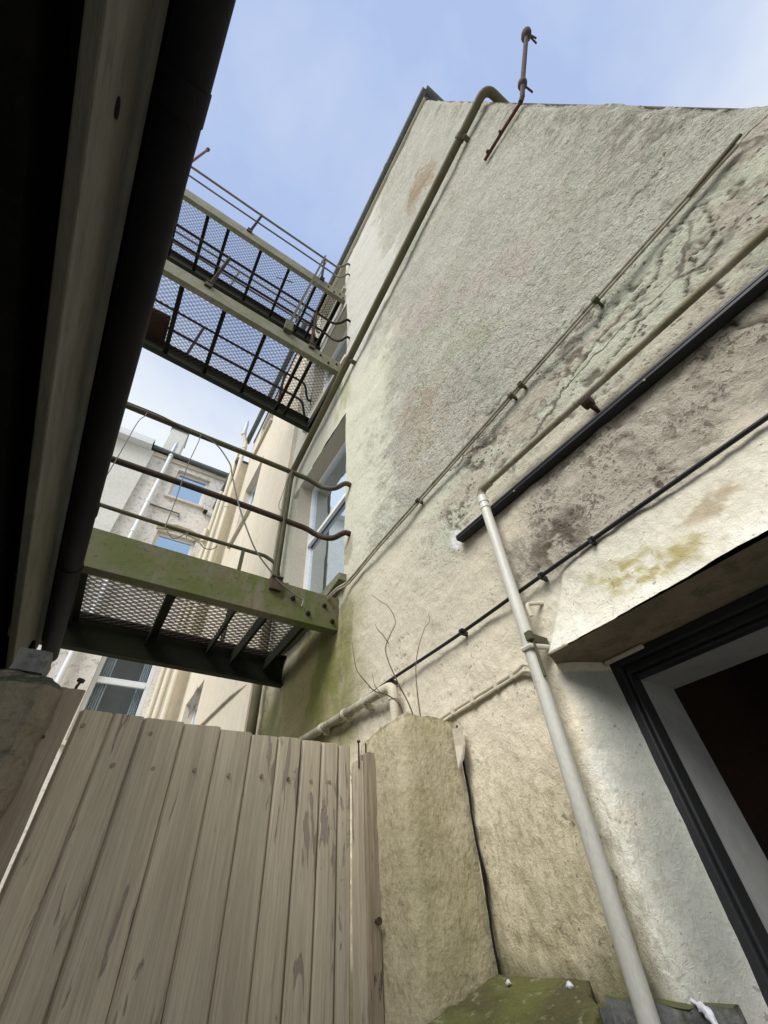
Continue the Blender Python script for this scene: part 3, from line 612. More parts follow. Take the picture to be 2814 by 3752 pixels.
# cream waste pipe behind the pillar
wp = thing('waste_pipe', 'cream mossy waste pipe with an elbow running low along the wall behind the pillar', 'drainpipe', (.96, 1.4, .4))
MB().tube([(.955, 2.5, .715), (.955, 1.9, .69), (.955, 1.45, .672)], .0185, 12).build('pipe', 'pipe_moss', wp, smooth=True)
MB().tube([(.955, 1.48, .674)] + elbow((.955, 1.6, .676), (.955, 1.385, .668), (.955, 1.385, .4), .04) + [(.955, 1.385, .61)], .021, 12).build('elbow', 'pipe_cream', wp, smooth=True)
MB().tube([(.955, 1.385, .62), (.955, 1.385, .3)], .0175, 12).build('tail', 'pipe_cream', wp, smooth=True)
for y0, zz in ((1.60, .68), (1.78, .686), (2.02, .695)):
    MB().tube([(.955, y0, zz), (.955, y0 + .022, zz + .001)], .0225, 12).box(.965, 1.0, y0, y0 + .02, zz - .03, zz - .01).build('clip', 'pipe_cream', wp, smooth=True)

# ================================================================== PILLARS, GATE
pl = [(1.0, 1.095), (.93, 1.098), (.86, 1.098), (.80, 1.103), (.782, 1.112), (.774, 1.13), (.772, 1.2), (.772, 1.27), (.774, 1.345), (1.0, 1.345)]
zh = lambda x, y: .452 - (.05 * max(0, .80 - x) / .03) * .3 - .10 * max(0, y - 1.2)
pm = MB(); n = len(pl); nz = 95; zz = np.linspace(-1.5, 1, nz); vs = []
P2 = []
for i in range(n):                                                    # resample the plan outline
    a_, b_ = Vector(pl[i]), Vector(pl[(i + 1) % n]); st = max(1, int((b_ - a_).length / .014)) if i < n - 1 else 1
    P2 += [a_.lerp(b_, t / st) for t in range(st)]
n = len(P2)
for k_ in range(nz):
    for p in P2:
        zt_ = zh(p.x, p.y); z = -1.5 + (zt_ + 1.5) * (k_ / (nz - 1)) ** .75
        sh = max(0, (z - (zt_ - .02)) / .02); c_ = Vector((.90, 1.22)); p_ = p.lerp(c_, .05 * sh * sh)
        d_ = mnoise.fractal(Vector((p_.x * 7, p_.y * 7, z * 5)), 1, 2, 5) * .007 + mnoise.fractal(Vector((p_.x * 45, p_.y * 45, z * 22)), 1, 2, 3) * .003
        nrm = (p_ - c_).normalized(); vs.append((min(p_.x + nrm.x * d_, 1.0), p_.y + nrm.y * d_, z + (mnoise.fractal(Vector((p.x * 25, p.y * 25, 0)), 1, 2, 3) * .008 if k_ == nz - 1 else 0)))
fs = [(k_ * n + i, k_ * n + (i + 1) % n, (k_ + 1) * n + (i + 1) % n, (k_ + 1) * n + i) for k_ in range(nz - 1) for i in range(n)]
vs.append((.90, 1.22, .45)); fs += [((nz - 1) * n + i, (nz - 1) * n + (i + 1) % n, nz * n) for i in range(n)]
M['pillar'] = weather('stained_pillar_render', (.62, .54, .385), (.50, .44, .27), (.36, .315, .19), sc=(1, 1, .75), s1=5, s2=40, t1=(.3, .6), t2=(.50, .66), rough=.95, bs=.6, bd=.007, bsc=90, moss=(.14, .13, .06))
po = pm.add(vs, fs).build('gate_pillar', 'pillar', None, smooth=True)
top(po, 'stained yellowish rendered pillar with rounded top built against the house wall beside the gate', 'pillar')
# loose render beside the pillar
fk = MB(); zz = np.linspace(-.16, .43, 60); vs = []
for z in zz:
    wd = .006 + .012 * max(0, mnoise.fractal(Vector((z * 9, 1, 4)), 1, 2, 3) + .3); yy = 1.088 - .002
    vs += [(.996, yy + .006, z), (.984, yy - wd * .6, z), (.986, yy - wd - .004, z)]
gapm = fk.add(vs, [(3 * i + k_, 3 * i + k_ + 1, 3 * i + 4 + k_, 3 * i + 3 + k_) for i in range(len(zz) - 1) for k_ in (0, 1)])
ob = gapm.build('crack', 'dark_in', main)
fk = MB(); fk.add([(.975, 1.085, .42), (.972, 1.04, .41), (.968, 1.035, .36), (.962, 1.045, .325), (.95, 1.058, .30), (.972, 1.08, .32), (.978, 1.088, .37)], [(0, 1, 2, 3, 4, 5, 6)])
ob = fk.build('loose_flake', 'cream', main); sm = ob.modifiers.new('thickness', 'SOLIDIFY'); sm.thickness = .006

# gate: tongue and groove boards with ledges behind
gate = thing('gate', 'tall brown grey boarded timber gate with peeling paint closing the alley', 'gate', (.33, 1.3, -1.5))
gx0, gx1, GY = -.050, .715, 1.30
edges = [gx0, .022, .095, .197, .297, .388, .470, .545, .612, .672, gx1]
bd_ = MB()
for i in range(len(edges) - 1):
    a_, b_ = edges[i] + .0016, edges[i + 1] - .0016; zt_ = .412 - .012 * (a_ - gx0) + random.uniform(-.004, .004)
    ch_ = .005; dy = random.uniform(-.002, .002); nz = 40; vs = []
    bk_ = GY + .022 + .0015 * (i % 2)
    prof = [(a_ - .005, bk_), (a_ - .005, GY + .014 + .002 * (i % 2)), (a_, GY + .013), (a_, GY + ch_ + dy), (a_ + ch_, GY + dy), ((a_ + b_) / 2, GY - .0015 + dy), (b_ - ch_, GY + dy), (b_, GY + ch_ + dy), (b_, GY + .013), (b_ + .005, GY + .014 + .002 * (i % 2)), (b_ + .005, bk_)]
    m_ = len(prof)
    for k_ in range(nz + 1):
        z = -1.42 + (zt_ + 1.42) * k_ / nz
        for jx, (x, y) in enumerate(prof):
            e = .004 * mnoise.noise(Vector((x * 60, 1, i * 3))) if k_ == nz else 0
            vs.append((x, y + .0012 * mnoise.noise(Vector((x * 30, z * 3, i))), z + e))
    fs = [(k_ * m_ + j, k_ * m_ + (j + 1) % m_, (k_ + 1) * m_ + (j + 1) % m_, (k_ + 1) * m_ + j) for k_ in range(nz) for j in range(m_)] + [tuple(range(m_)), tuple(nz * m_ + j for j in range(m_))]
    bd_.add(vs, fs)
bd_.build('board_panel', 'boards', gate)
for z in (-1.2, -.45, .2): MB().box(gx0 + .01, gx1 - .01, GY + .023, GY + .05, z - .06, z + .06).build('ledge', 'post_wood', gate, bev=.004)
for p in ((-.034, .378), (.12, .375), (.06, .30), (.15, .298), (.25, .302), (.34, .296), (.43, .30), (.51, .297), (.58, .296), (.64, .298)): MB().tube([(p[0], GY - .004, p[1]), (p[0], GY + .002, p[1])], .005, 10).build('nail_head', 'post_wood', gate)

lp = thing('gate_post', 'narrow weathered timber post with a bent nail on top, left of the gate', 'post', (-.08, 1.28, -1.5))
ob = MB().box(-.112, -.060, 1.262, 1.30, -1.5, .445).build('post', 'post_wood', lp)
rough(ob, 20, .004, 12, .002, 60)
k = MB(); k.tube([(-.082, 1.28, .43), (-.081, 1.279, .458), (-.078, 1.279, .47)], .0034, 8).tube([(-.0785, 1.279, .470), (-.0775, 1.279, .476)], .009, 10)
k.build('nail', 'rust', lp)
MB().tube([(-.098, 1.262, .335), (-.098, 1.256, .335)], .003, 8).build('nail', 'rust', lp)

rp = thing('gate_post', 'split weathered timber post with screws squeezed between gate and stained pillar', 'post', (.745, 1.26, -1.5))
ob = MB().box(.738, .7695, 1.242, 1.29, -1.5, .372).build('post', 'post_wood', rp); rough(ob, 20, .004, 14, .002, 60)
ob = MB().box(.718, .7375, 1.262, 1.30, -1.5, .352).build('batten', 'boards', rp); rough(ob, 12, .002, 14)
k = MB(); k.tube([(.722, 1.262, .33), (.722, 1.262, .403)], .0028, 8).tube([(.722, 1.262, .403), (.722, 1.262, .408)], .006, 8).tube([(.744, 1.255, .36), (.744, 1.255, .4)], .0028, 8)
k.build('nail', 'rust', rp)
MB().tube([(.752, 1.243, -.005), (.752, 1.226, -.006)], .003, 8).tube([(.752, 1.226, -.006), (.752, 1.222, -.006)], .008, 12).build('screw', 'rust', rp)

# left pillar
n = 34
b_ = MB().box(-.95, -.103, 1.20, 1.5, -1.5, .455)
M['left_pillar'] = weather('brown_grey_pillar_render', (.27, .23, .17), (.21, .18, .13), (.10, .09, .07), s1=6, s2=45, t2=(.60, .72), rough=.95, bs=.6, bd=.006, bsc=110, moss=(.07, .08, .055))
ob = b_.build('gate_pillar', 'left_pillar')
bm = bmesh.new(); bm.from_mesh(ob.data)
bmesh.ops.bevel(bm, geom=list(bm.edges), offset=.022, segments=3, affect='EDGES')
bmesh.ops.triangulate(bm, faces=[f for f in bm.faces if len(f.verts) > 4]); bm.to_mesh(ob.data); bm.free()
rm = ob.modifiers.new('remesh', 'REMESH'); rm.mode = 'VOXEL'; rm.voxel_size = .011
tx = bpy.data.textures.new('lumps', 'CLOUDS'); tx.noise_scale = .08; tx.noise_depth = 6
dm = ob.modifiers.new('lumps', 'DISPLACE'); dm.texture = tx; dm.strength = .036; dm.mid_level = .5
top(ob, 'brown grey rendered masonry pillar with a crumbling mossy top edge, left of the gate', 'pillar')
for f in ob.data.polygons: f.use_smooth = True
ob = MB().box(-.225, -.158, 1.24, 1.34, .462, .515).build('stone', 'gully'); rough(ob, 3, .008, 12)
top(ob, 'small loose grey stone lying on the left pillar under the eave', 'stone')

# ================================================================== LEAN-TO EAVE, close on the left
ln = thing('lean_to', 'dark lean-to roof eave overhead with black gutter and pale grey fascia board', 'lean-to', (-.9, .6, -1.5))
ex = lambda y: -.2336 - .0356 * y
go = MB()
Yl = np.linspace(-1.4, 2.45, 24)
go.tube([(ex(y), y, 1.0 + .004 * math.sin(y * 4)) for y in Yl], .037, 20)
go.build('gutter', 'gutter_black', ln, smooth=True)
for y in (.12, 1.25, 1.62): MB().tube([(ex(y), y, 1.0), (ex(y + .05), y + .05, 1.0)], .0395, 20).build('joint', 'gutter_black', ln, smooth=True)
fa = MB(); vs = []
for y in Yl: vs += [(ex(y) - .060, y, .835 - .020 * y), (ex(y) - .060, y, 1.06), (ex(y) - .085, y, 1.06), (ex(y) - .085, y, .835 - .020 * y)]
m_ = len(Yl)
fs = [(4 * i + k_, 4 * i + (k_ + 1) % 4, 4 * i + 4 + (k_ + 1) % 4, 4 * i + 4 + k_) for i in range(m_ - 1) for k_ in range(4)] + [(0, 1, 2, 3), tuple(4 * (m_ - 1) + k_ for k_ in (3, 2, 1, 0))]
fa.add(vs, fs).build('fascia', 'fascia', ln, bev=.004)
kn = MB(); vs = [(ex(.2) - .0585, .2 + .016 * math.cos(t), .915 + .009 * math.sin(t)) for t in np.linspace(0, 2 * math.pi, 14, endpoint=False)]
kn.add(vs, [tuple(range(14))]).build('knot', 'tar', ln)
rf = MB(); vs = []; cn = 90
for i in range(cn + 1):                                               # corrugated sheets running back from the gutter
    y = -1.4 + 3.85 * i / cn; zc_ = .013 * math.cos(i * 2 * math.pi / 4)
    vs += [(ex(y) - .02, y, 1.07 + zc_), (ex(y) - 2.2, y, 1.55 + zc_)]
rf.add(vs, [(2 * i, 2 * i + 1, 2 * i + 3, 2 * i + 2) for i in range(cn)]).build('roof_sheet', 'tar', ln, smooth=True)
for y in (-1.0, -.4, .2, .8, 1.4, 2.0): MB().bar((ex(y) - .09, y, .98), (ex(y) - 2.1, y, 1.42), .05, .10).build('rafter', 'tar', ln)
MB().bar((ex(-1.4) - .17, -1.4, .90), (ex(2.45) - .17, 2.45, .86), .07, .10).build('wall_plate', 'tar', ln)
k = MB(); k.box(-1.72, -1.6, -1.4, 2.45, -1.5, 1.4).box(-1.6, -.36, 2.2, 2.3, -1.5, .95)
k.build('back_wall', 'tar', ln)

# ================================================================== FIRE ESCAPE WALKWAYS
X0 = -2.45
def deck_mesh():
    lx, ly, wt, ht = .029, .0225, .0018, .0013
    mb = MB(); vs = []; fs = []
    nx = int((.93 - X0) / lx); ny = int(.84 / ly)
    for r in range(ny):
        for sgn in (1, -1):
            yb = 2.0 + ly * (r + .5) + (0 if sgn > 0 else 0)
            pts = []
            for i in range(nx):
                x = X0 + i * lx; k_ = (i + r) % 2
                y_in = yb + sgn * ly * .06; y_out = yb + sgn * ly * .5
                # diamonds: strands touch neighbours at alternate knuckles
                pts += [(x, y_out if k_ else y_in), (x + lx * .34, y_out if k_ else y_in)]
            o = len(vs)
            for x, y in pts: vs += [(x, y - wt, -ht), (x, y + wt, -ht), (x, y + wt, ht), (x, y - wt, ht)]
            for i in range(len(pts) - 1):
                a_ = o + 4 * i
                fs += [(a_, a_ + 1, a_ + 5, a_ + 4), (a_ + 1, a_ + 2, a_ + 6, a_ + 5), (a_ + 2, a_ + 3, a_ + 7, a_ + 6), (a_ + 3, a_, a_ + 4, a_ + 7)]
    me = bpy.data.meshes.new('deck_mesh'); me.from_pydata(vs, [], fs); me.update(); me.materials.append(M['meshsteel'])
    return me
DECK = deck_mesh()
def rail_path(y, z, sl, yb, drop, xs=X0, seed=0):
    """handrail along x that wriggles back to a fixing in the wall at y = yb"""
    zf = lambda x: z + sl * (x - .58)
    p = [(x, y, zf(x) + .006 * math.sin(x * 3 + seed)) for x in np.linspace(xs, .72, 14)]
    return p + bez([(.74, y, zf(.74)), (.83, y - .02, zf(.83) - drop * .45), (.90, (y + yb) / 2 - .01, zf(.9) - drop * .95), (.955, yb, zf(.95) - drop * .8), (1.01, yb, zf(1.0) - drop * .75)], 6)[1:]
def walkway(label, zb, hgt, sl, crosses, mats, zr, dk, name='walkway'):
    """two channel girders, cross bars, expanded mesh deck, handrails and their posts"""
    t = thing(name, label, 'walkway', (-.7, 2.42, zb), 'fire escape walkways bridging the alley one above another')
    z = lambda x: zb + sl * (x - 1)
    fl = .062; th = .010
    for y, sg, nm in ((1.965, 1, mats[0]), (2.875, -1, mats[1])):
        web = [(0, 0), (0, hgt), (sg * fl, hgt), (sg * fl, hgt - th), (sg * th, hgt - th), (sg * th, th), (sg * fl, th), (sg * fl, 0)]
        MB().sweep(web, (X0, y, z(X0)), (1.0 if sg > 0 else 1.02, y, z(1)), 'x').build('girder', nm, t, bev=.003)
    md = link('deck', DECK, None, t)
    md.location = (0, 0, 0); md.matrix_parent_inverse = Matrix.Translation(-Vector(t['_w']))
    sh = Matrix(((1, 0, 0, 0), (0, 1, 0, 0), (sl, 0, 1, zb - sl + dk), (0, 0, 0, 1)))
    md.matrix_parent_inverse = Matrix.Translation(-Vector(t['_w'])) @ sh
    for x, wd, hh in crosses:
        k = MB()
        zd = z(x) + dk - .007
        k.bar((x, 1.977, zd - hh / 2), (x, 2.863, zd - hh / 2), .008, hh)
        k.bar((x + wd / 2, 1.977, zd - .002), (x + wd / 2, 2.863, zd - .002), wd, .006)
        k.build('cross_bar', mats[2], t)
    for x, dz in ((.70, .13), (.80, .06), (.90, .14), (.955, .05)):
        k = MB(); k.tube([(x, 1.957, z(x) + dz), (x, 1.968, z(x) + dz)], .015, 6).tube([(x, 1.945, z(x) + dz), (x, 1.957, z(x) + dz)], .008, 8)
        k.build('bolt', 'girder_dark', t)
    zt_ = lambda x: z(x) + hgt
    for i, (dz, m_, r) in enumerate(zr):
        MB().tube(rail_path(1.985, zt_(.58) + dz, sl, 1.82, .10 if i == 0 else .10 + .12 * (zb > 4), seed=i), r, 10).build('rail', m_, t, smooth=True)
    for i, dz in enumerate((.87, .40)):
        if i == 1 and zb < 4: continue
        p = rail_path(2.865, zt_(.58) + dz, sl, 3.0, .16, seed=5 + i)
        MB().tube(p, .0165, 10).build('rail', mats[3], t, smooth=True)
    for x in (-.58, .585):
        k = MB(); k.bar((x, 1.985, zt_(x) - .055), (x, 1.985, zt_(x) + zr[0][0] + .01), .036, .012, (0, 1, 0)); k.bar((x - .006, 1.975, zt_(x) - .055), (x - .006, 1.975, zt_(x) + zr[0][0] + .01), .010, .036, (0, 1, 0))
        k.build('rail_post', 'rail_moss' if x > 0 and zb < 4 else 'rust', t)
        MB().box(x - .035, x + .035, 1.940, 1.963, zt_(x) - .075, zt_(x) + .012).box(x - .035, x + .035, 1.93, 2.0, zt_(x) + .0022, zt_(x) + .014).build('post_foot', 'rust', t, bev=.003)
    for x in (-.6, .535):
        MB().bar((x, 2.86, zt_(x)), (x, 2.86, zt_(x) + .87), .030, .010, (0, 1, 0)).build('rail_post', mats[3], t)
    return t
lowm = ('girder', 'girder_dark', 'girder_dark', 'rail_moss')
wl = walkway('lowest walkway with mossy green girder and three handrails just above the gate', 1.205, .22, -.012,
        [(-1.6, .036, .045), (-1.13, .036, .045), (-.36, .036, .045), (.075, .05, .07), (.45, .028, .05), (.62, .055, .085), (.86, .07, .08)], lowm,
        [(1.00, 'rail_moss', .0195), (.50, 'rust', .0195)], .185)
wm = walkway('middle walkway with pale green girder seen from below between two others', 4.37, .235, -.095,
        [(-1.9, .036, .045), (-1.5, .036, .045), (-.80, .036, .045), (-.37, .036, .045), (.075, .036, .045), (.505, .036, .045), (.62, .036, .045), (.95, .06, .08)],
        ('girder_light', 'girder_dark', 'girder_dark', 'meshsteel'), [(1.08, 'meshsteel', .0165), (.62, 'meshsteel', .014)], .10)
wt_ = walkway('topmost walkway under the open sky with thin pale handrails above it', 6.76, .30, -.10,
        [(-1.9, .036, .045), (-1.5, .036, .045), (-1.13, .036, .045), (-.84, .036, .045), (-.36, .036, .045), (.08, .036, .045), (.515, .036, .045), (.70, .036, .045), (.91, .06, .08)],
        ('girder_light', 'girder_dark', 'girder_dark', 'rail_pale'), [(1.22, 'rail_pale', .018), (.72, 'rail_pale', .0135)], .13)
# packing and extras on the walkways
MB().box(X0, -.83, 2.46, 2.82, 4.70, 4.71).build('landing_plate', 'tarred_rust', wm)
k = MB(); k.bar((.285, 1.93, 4.84), (.575, 1.93, 8.30), .028, .015, (0, 1, 0)); k.bar((.34, 1.90, 4.9), (.60, 1.90, 7.9), .012, .05, (0, 1, 0))
k.build('raking_stay', 'rail_moss', wm)
MB().box(.24, .33, 1.91, 1.96, 4.62, 4.87).build('stay_foot', 'rail_moss', wm, bev=.004)
MB().tube([(-.02, 2.4, 7.4), (.22, 2.2, 6.98)], .008, 6).build('loose_strap', 'rust', wt_)
for x in (X0 + .05,):
    for y in (1.99, 2.85):
        k = MB(); k.box(x - .05, x + .05, y - .05, y - .04, -1.5, 7.1).box(x - .05, x + .05, y + .04, y + .05, -1.5, 7.1).box(x - .005, x + .005, y - .04, y + .04, -1.5, 7.1)
        top(k.build('steel_column', 'girder_dark'), 'dark steel column carrying the outer ends of the walkways, ' + ('nearer' if y < 2.4 else 'farther') + ' of the pair', 'column')

# loose wires dangling from the lowest handrail
def wire(label, pts, r=.0032, mat='wire', dense=8):
    top(MB().tube(bez(pts, dense), r, 6).build('wire', mat, None, smooth=True), label, 'wire', 'loose wires on the lowest railing')
wire('thin loose wire hanging from the top rail at its far left end', [(-.421, 1.945, 2.40), (-.421, 1.945, 2.359), (-.435, 1.945, 2.27), (-.424, 1.945, 1.951), (-.42, 1.945, 1.754)], .0026)
wire('long thin wire dropping straight from rail to rail with a curl at its foot', [(-.083, 1.945, 2.40), (-.081, 1.945, 2.356), (-.079, 1.945, 2.301), (-.081, 1.945, 2.072), (-.065, 1.945, 1.737), (-.061, 1.945, 1.567), (-.05, 1.945, 1.54), (-.006, 1.945, 1.497), (.027, 1.945, 1.524), (.052, 1.945, 1.561), (.055, 1.945, 1.526)], .0026)
wire('longest loose cable sweeping in a curve from the top rail down across the green girder', [(-.55, 1.95, 2.43), (-.35, 1.955, 2.435), (-.2, 1.95, 2.405), (.003, 1.945, 2.375), (.139, 1.942, 2.234), (.181, 1.942, 2.129), (.258, 1.942, 1.921), (.336, 1.942, 1.753), (.435, 1.942, 1.577), (.553, 1.94, 1.452), (.608, 1.938, 1.401), (.717, 1.935, 1.34), (.75, 1.93, 1.323), (.742, 1.925, 1.275)], .0046)
wire('short kinked wire beside the rusty railing post near the window', [(.575, 1.945, 2.40), (.558, 1.945, 2.349), (.531, 1.945, 2.108), (.523, 1.945, 1.995), (.564, 1.945, 1.944), (.57, 1.95, 1.90)], .0024)
wire('small loop of wire sagging under the lowest handrail', [(.10, 2.0, 1.56), (.129, 1.945, 1.516), (.157, 1.945, 1.493), (.196, 1.945, 1.499), (.219, 1.945, 1.53), (.22, 1.98, 1.56)], .0022, 'rust')

# dead stems on the pillar
st = thing('dead_plant', 'dry bare stems of a dead plant growing out of the pillar top', 'dead plant', (.88, 1.15, .45))
for pts, r in (([(.905, 1.16, .45), (.895, 1.15, .55), (.895, 1.14, .64), (.915, 1.13, .72), (.955, 1.13, .80), (.982, 1.13, .832), (.983, 1.13, .87)], .0024),
               ([(.88, 1.16, .45), (.855, 1.15, .50), (.815, 1.15, .57), (.782, 1.15, .64), (.776, 1.15, .69), (.80, 1.14, .75), (.82, 1.14, .79), (.812, 1.14, .83), (.785, 1.14, .86), (.765, 1.14, .865), (.72, 1.14, .885)], .0026),
               ([(.79, 1.15, .705), (.765, 1.15, .735), (.745, 1.15, .75), (.735, 1.15, .77)], .0018),
               ([(.84, 1.16, .46), (.81, 1.15, .50), (.765, 1.15, .52), (.72, 1.15, .525), (.675, 1.14, .55), (.648, 1.14, .58), (.64, 1.14, .62), (.632, 1.14, .67)], .0023),
               ([(.74, 1.15, .524), (.722, 1.15, .545), (.714, 1.15, .58)], .0014), ([(.83, 1.15, .545), (.80, 1.14, .56), (.785, 1.14, .585)], .0014)):
    p = bez(pts, 6); MB().tube(p, [r * (1 - .6 * i / len(p)) for i in range(len(p))], 6, jit=.15).build('stem', 'twig', st, smooth=True)

# mossy slab and broken gully at the foot of the downpipe
sl_ = MB(); sl_.prism([(.992, 1.088), (.90, 1.092), (.80, 1.095), (.70, 1.09), (.66, .95), (.64, .80), (.64, .55), (.72, .52), (.79, .655), (.835, .69), (.86, .73), (.90, .745), (.935, .79), (.992, .825)], lambda x, y: -.30 - .2 * (1 - x), lambda x, y: -.108 - .235 * (1 - x))
ob = sl_.build('slab', 'moss_slab')
bm = bmesh.new(); bm.from_mesh(ob.data); bmesh.ops.triangulate(bm, faces=[f for f in bm.faces if len(f.verts) > 4]); bm.to_mesh(ob.data); bm.free()
rm = ob.modifiers.new('remesh', 'REMESH'); rm.mode = 'VOXEL'; rm.voxel_size = .007; rm.use_smooth_shade = True
tx = bpy.data.textures.new('lumps2', 'CLOUDS'); tx.noise_scale = .05; tx.noise_depth = 5
dm = ob.modifiers.new('lumps', 'DISPLACE'); dm.texture = tx; dm.strength = .016; dm.mid_level = .5
top(ob, 'moss covered concrete slab with a broken edge at the foot of the pillar', 'slab')
for (x, y, s_) in ((.945, 1.01, .012), (.95, .845, .011), (.72, .91, .008), (.80, .95, .006), (.74, .84, .007), (.86, .90, .007)):
    pass
gl = thing('gully', 'broken grey gully box taking the foot of the white downpipe', 'gully', (.93, .66, -.3))
k = MB(); k.box(.85, .865, .56, .80, -.45, -.175).box(.865, 1.0, .79, .81, -.45, -.142).box(.982, 1.0, .56, .79, -.45, -.132).box(.85, 1.0, .545, .56, -.45, -.20)
ob = k.build('box_wall', 'gully', gl); rough(ob, 8, .007, 24)
MB().box(.866, .984, .561, .784, -.285, -.275).build('box_floor', 'dark_in', gl)  # near-black floor colour stands in for the shadow inside the box
k = MB(); k.prism([(.84, .70), (.80, .63), (.86, .56), (.93, .60), (.925, .655), (.88, .69)], -.235, -.20); ob = k.build('broken_lid', 'moss_slab', gl, bev=.006); rough(ob, 3, .004, 20)
k = MB(); k.tube(bez([(.985, .625, -.128), (.975, .60, -.137), (.962, .585, -.15), (.955, .57, -.165), (.94, .55, -.18), (.935, .53, -.22)], 5), [.003] * 3 + [.006] * 6 + [.004] * 10 + [.006] * 7, 8, jit=.3)
k.build('paint_drip', 'white_drip', gl, smooth=True)
for (x, y, s_) in ((.945, 1.01, .010), (.95, .845, .012)):
    zc_ = -.106 - .235 * (1 - x); an = np.linspace(-1.35, 1.35, 9)
    k = MB(); k.tube([(x + .003 * math.sin(3 * t), y + s_ * .62 * math.sin(t), zc_ + .002 * math.cos(t)) for t in an], [s_ * .5 * math.cos(t) for t in an], 10, jit=.12)
    k.build('paint_splash', 'white_drip', gl, smooth=True)
k = MB(); k.box(.60, .97, .66, 1.07, -1.5, -.31); ob = k.build('brick_base', 'pillar'); rough(ob, 6, .01, 8)
top(ob, 'stained rendered base under the mossy slab', 'plinth')

# ================================================================== FAR PART OF THE RIGHT SIDE
fw = thing('cream_wing', 'cream rendered wing farther down the right side with small sills and cream soil pipes', 'building', (.95, 6, -1.5))
FX, FZ, FE = .95, 9.2, 7.05
wins = [(5.25, 6.35, 5.15, 6.62), (5.25, 6.35, 7.85, 9.0), (5.62, 6.6, .9, 2.32)]
w = MB(); yb = sorted({YE + .002, FE} | {v for a in wins for v in a[:2]}); zb_ = sorted({-1.5, FZ} | {v for a in wins for v in a[2:]})
for i in range(len(yb) - 1):
    for j in range(len(zb_) - 1):
        yc_, zc_ = (yb[i] + yb[i + 1]) / 2, (zb_[j] + zb_[j + 1]) / 2
        if any(a[0] < yc_ < a[1] and a[2] < zc_ < a[3] for a in wins): continue
        w.add([(FX, yb[i], zb_[j]), (FX, yb[i + 1], zb_[j]), (FX, yb[i + 1], zb_[j + 1]), (FX, yb[i], zb_[j + 1])], [(0, 1, 2, 3)])
w.add([(FX, YE + .002, -1.5), (FX, YE + .002, FZ), (1.1, YE + .002, FZ), (1.1, YE + .002, -1.5)], [(0, 1, 2, 3)])
w.build('wall', 'far_cream', fw)
def far_window(y0, y1, z0, z1, sill):
    f = MB(); x = FX + .13
    f.box(x, x + .05, y0, y0 + .07, z0, z1).box(x, x + .05, y1 - .07, y1, z0, z1).box(x, x + .05, y0 + .07, y1 - .07, z1 - .07, z1).box(x, x + .05, y0 + .07, y1 - .07, z0, z0 + .08).box(x - .01, x + .03, y0 + .07, y1 - .07, (z0 + z1) / 2, (z0 + z1) / 2 + .06)
    o = f.build('window', 'pvc', fw)
    rv = MB(); X1 = x + .08
    rv.add([(FX, y0, z1), (FX, y1, z1), (X1, y1, z1), (X1, y0, z1)], [(0, 1, 2, 3)]).add([(FX, y1, z0), (FX, y1, z1), (X1, y1, z1), (X1, y1, z0)], [(0, 1, 2, 3)]).add([(FX, y0, z0), (FX, y0, z1), (X1, y0, z1), (X1, y0, z0)], [(0, 1, 2, 3)])
    rv.build('reveal', 'far_cream', o)
    MB().box(x + .02, x + .025, y0 + .06, y1 - .06, z0 + .06, z1 - .06).build('pane', 'glass_sky', o)
    MB().box(x + .3, x + .32, y0 - .2, y1 + .2, z0 - .2, z1 + .2).build('room', 'dark_in', o)
    if sill: MB().box(FX - .06, x, y0 - .06, y1 + .06, z0 - .09, z0 - .003).build('sill', 'cream', o, bev=.006)
for a in wins: far_window(*a, True)
MB().box(FX - .02, 6, YE + .003, FE, FZ, FZ + .06).build('roof', 'slate', fw)
MB().tube([(.842, YE + .1, 9.29), (.80, FE + .15, 9.29)], .06, 14).build('gutter', 'grey_gutter', fw, smooth=True)
MB().tube(bez([(.98, 3.3, 1.45), (.94, 3.9, 1.52), (.935, 4.3, 1.55), (.935, 5.1, 1.60)], 5), .012, 8).build('cable', 'cable_grey', fw)
w = MB(); w.box(.76, 5, FE, 8.98, -1.5, 8.28); w.build('bay_wall', 'far_cream', fw)
MB().box(.72, 5, FE - .02, 8.97, 8.283, 8.34).build('bay_roof', 'slate', fw)
MB().tube([(.70, FE - .05, 8.30), (.665, 8.95, 8.26)], .062, 12).build('gutter', 'grey_gutter', fw, smooth=True)
def soil(label, pts, r, collars, cap=None, mat='far_pipe', group=None):
    t = thing('soil_pipe', label, 'drainpipe', pts[-1], group)
    MB().tube(pts, r, 14).build('pipe', mat, t, smooth=True)
    for c_ in collars:
        i = c_; MB().tube([(i[0], i[1], i[2] - .06), (i[0], i[1], i[2] + .06)], r * 1.22, 14).build('collar', mat, t, smooth=True)
    if cap: MB().tube([cap, (cap[0], cap[1], cap[2] + .42), (cap[0], cap[1], cap[2] + .47), (cap[0], cap[1], cap[2] + .56)], [r * 1.02, r * 1.02, r * .8, r * .55], 14).build('flue_cap', 'flue_metal', t, smooth=True)
    return t
soil('cream soil pipe with pale metal cap and double bend rising above the far gutter',
     [(.63, 6.93, 9.30), (.645, 6.93, 9.18), (.70, 6.94, 9.02), (.745, 6.95, 8.90), (.745, 6.95, 8.5), (.745, 6.95, -1.5)], .048, [(.745, 6.95, 8.75), (.63, 6.93, 9.25), (.745, 6.95, 6.6), (.745, 6.95, 4.6)], (.63, 6.93, 9.28))
soil('plain cream soil pipe just left of the capped one on the far right wall',
     [(.655, 7.18, 8.9), (.655, 7.18, 8.2), (.655, 7.18, -1.5)], .044, [(.655, 7.18, 7.1), (.655, 7.18, 5.2)])
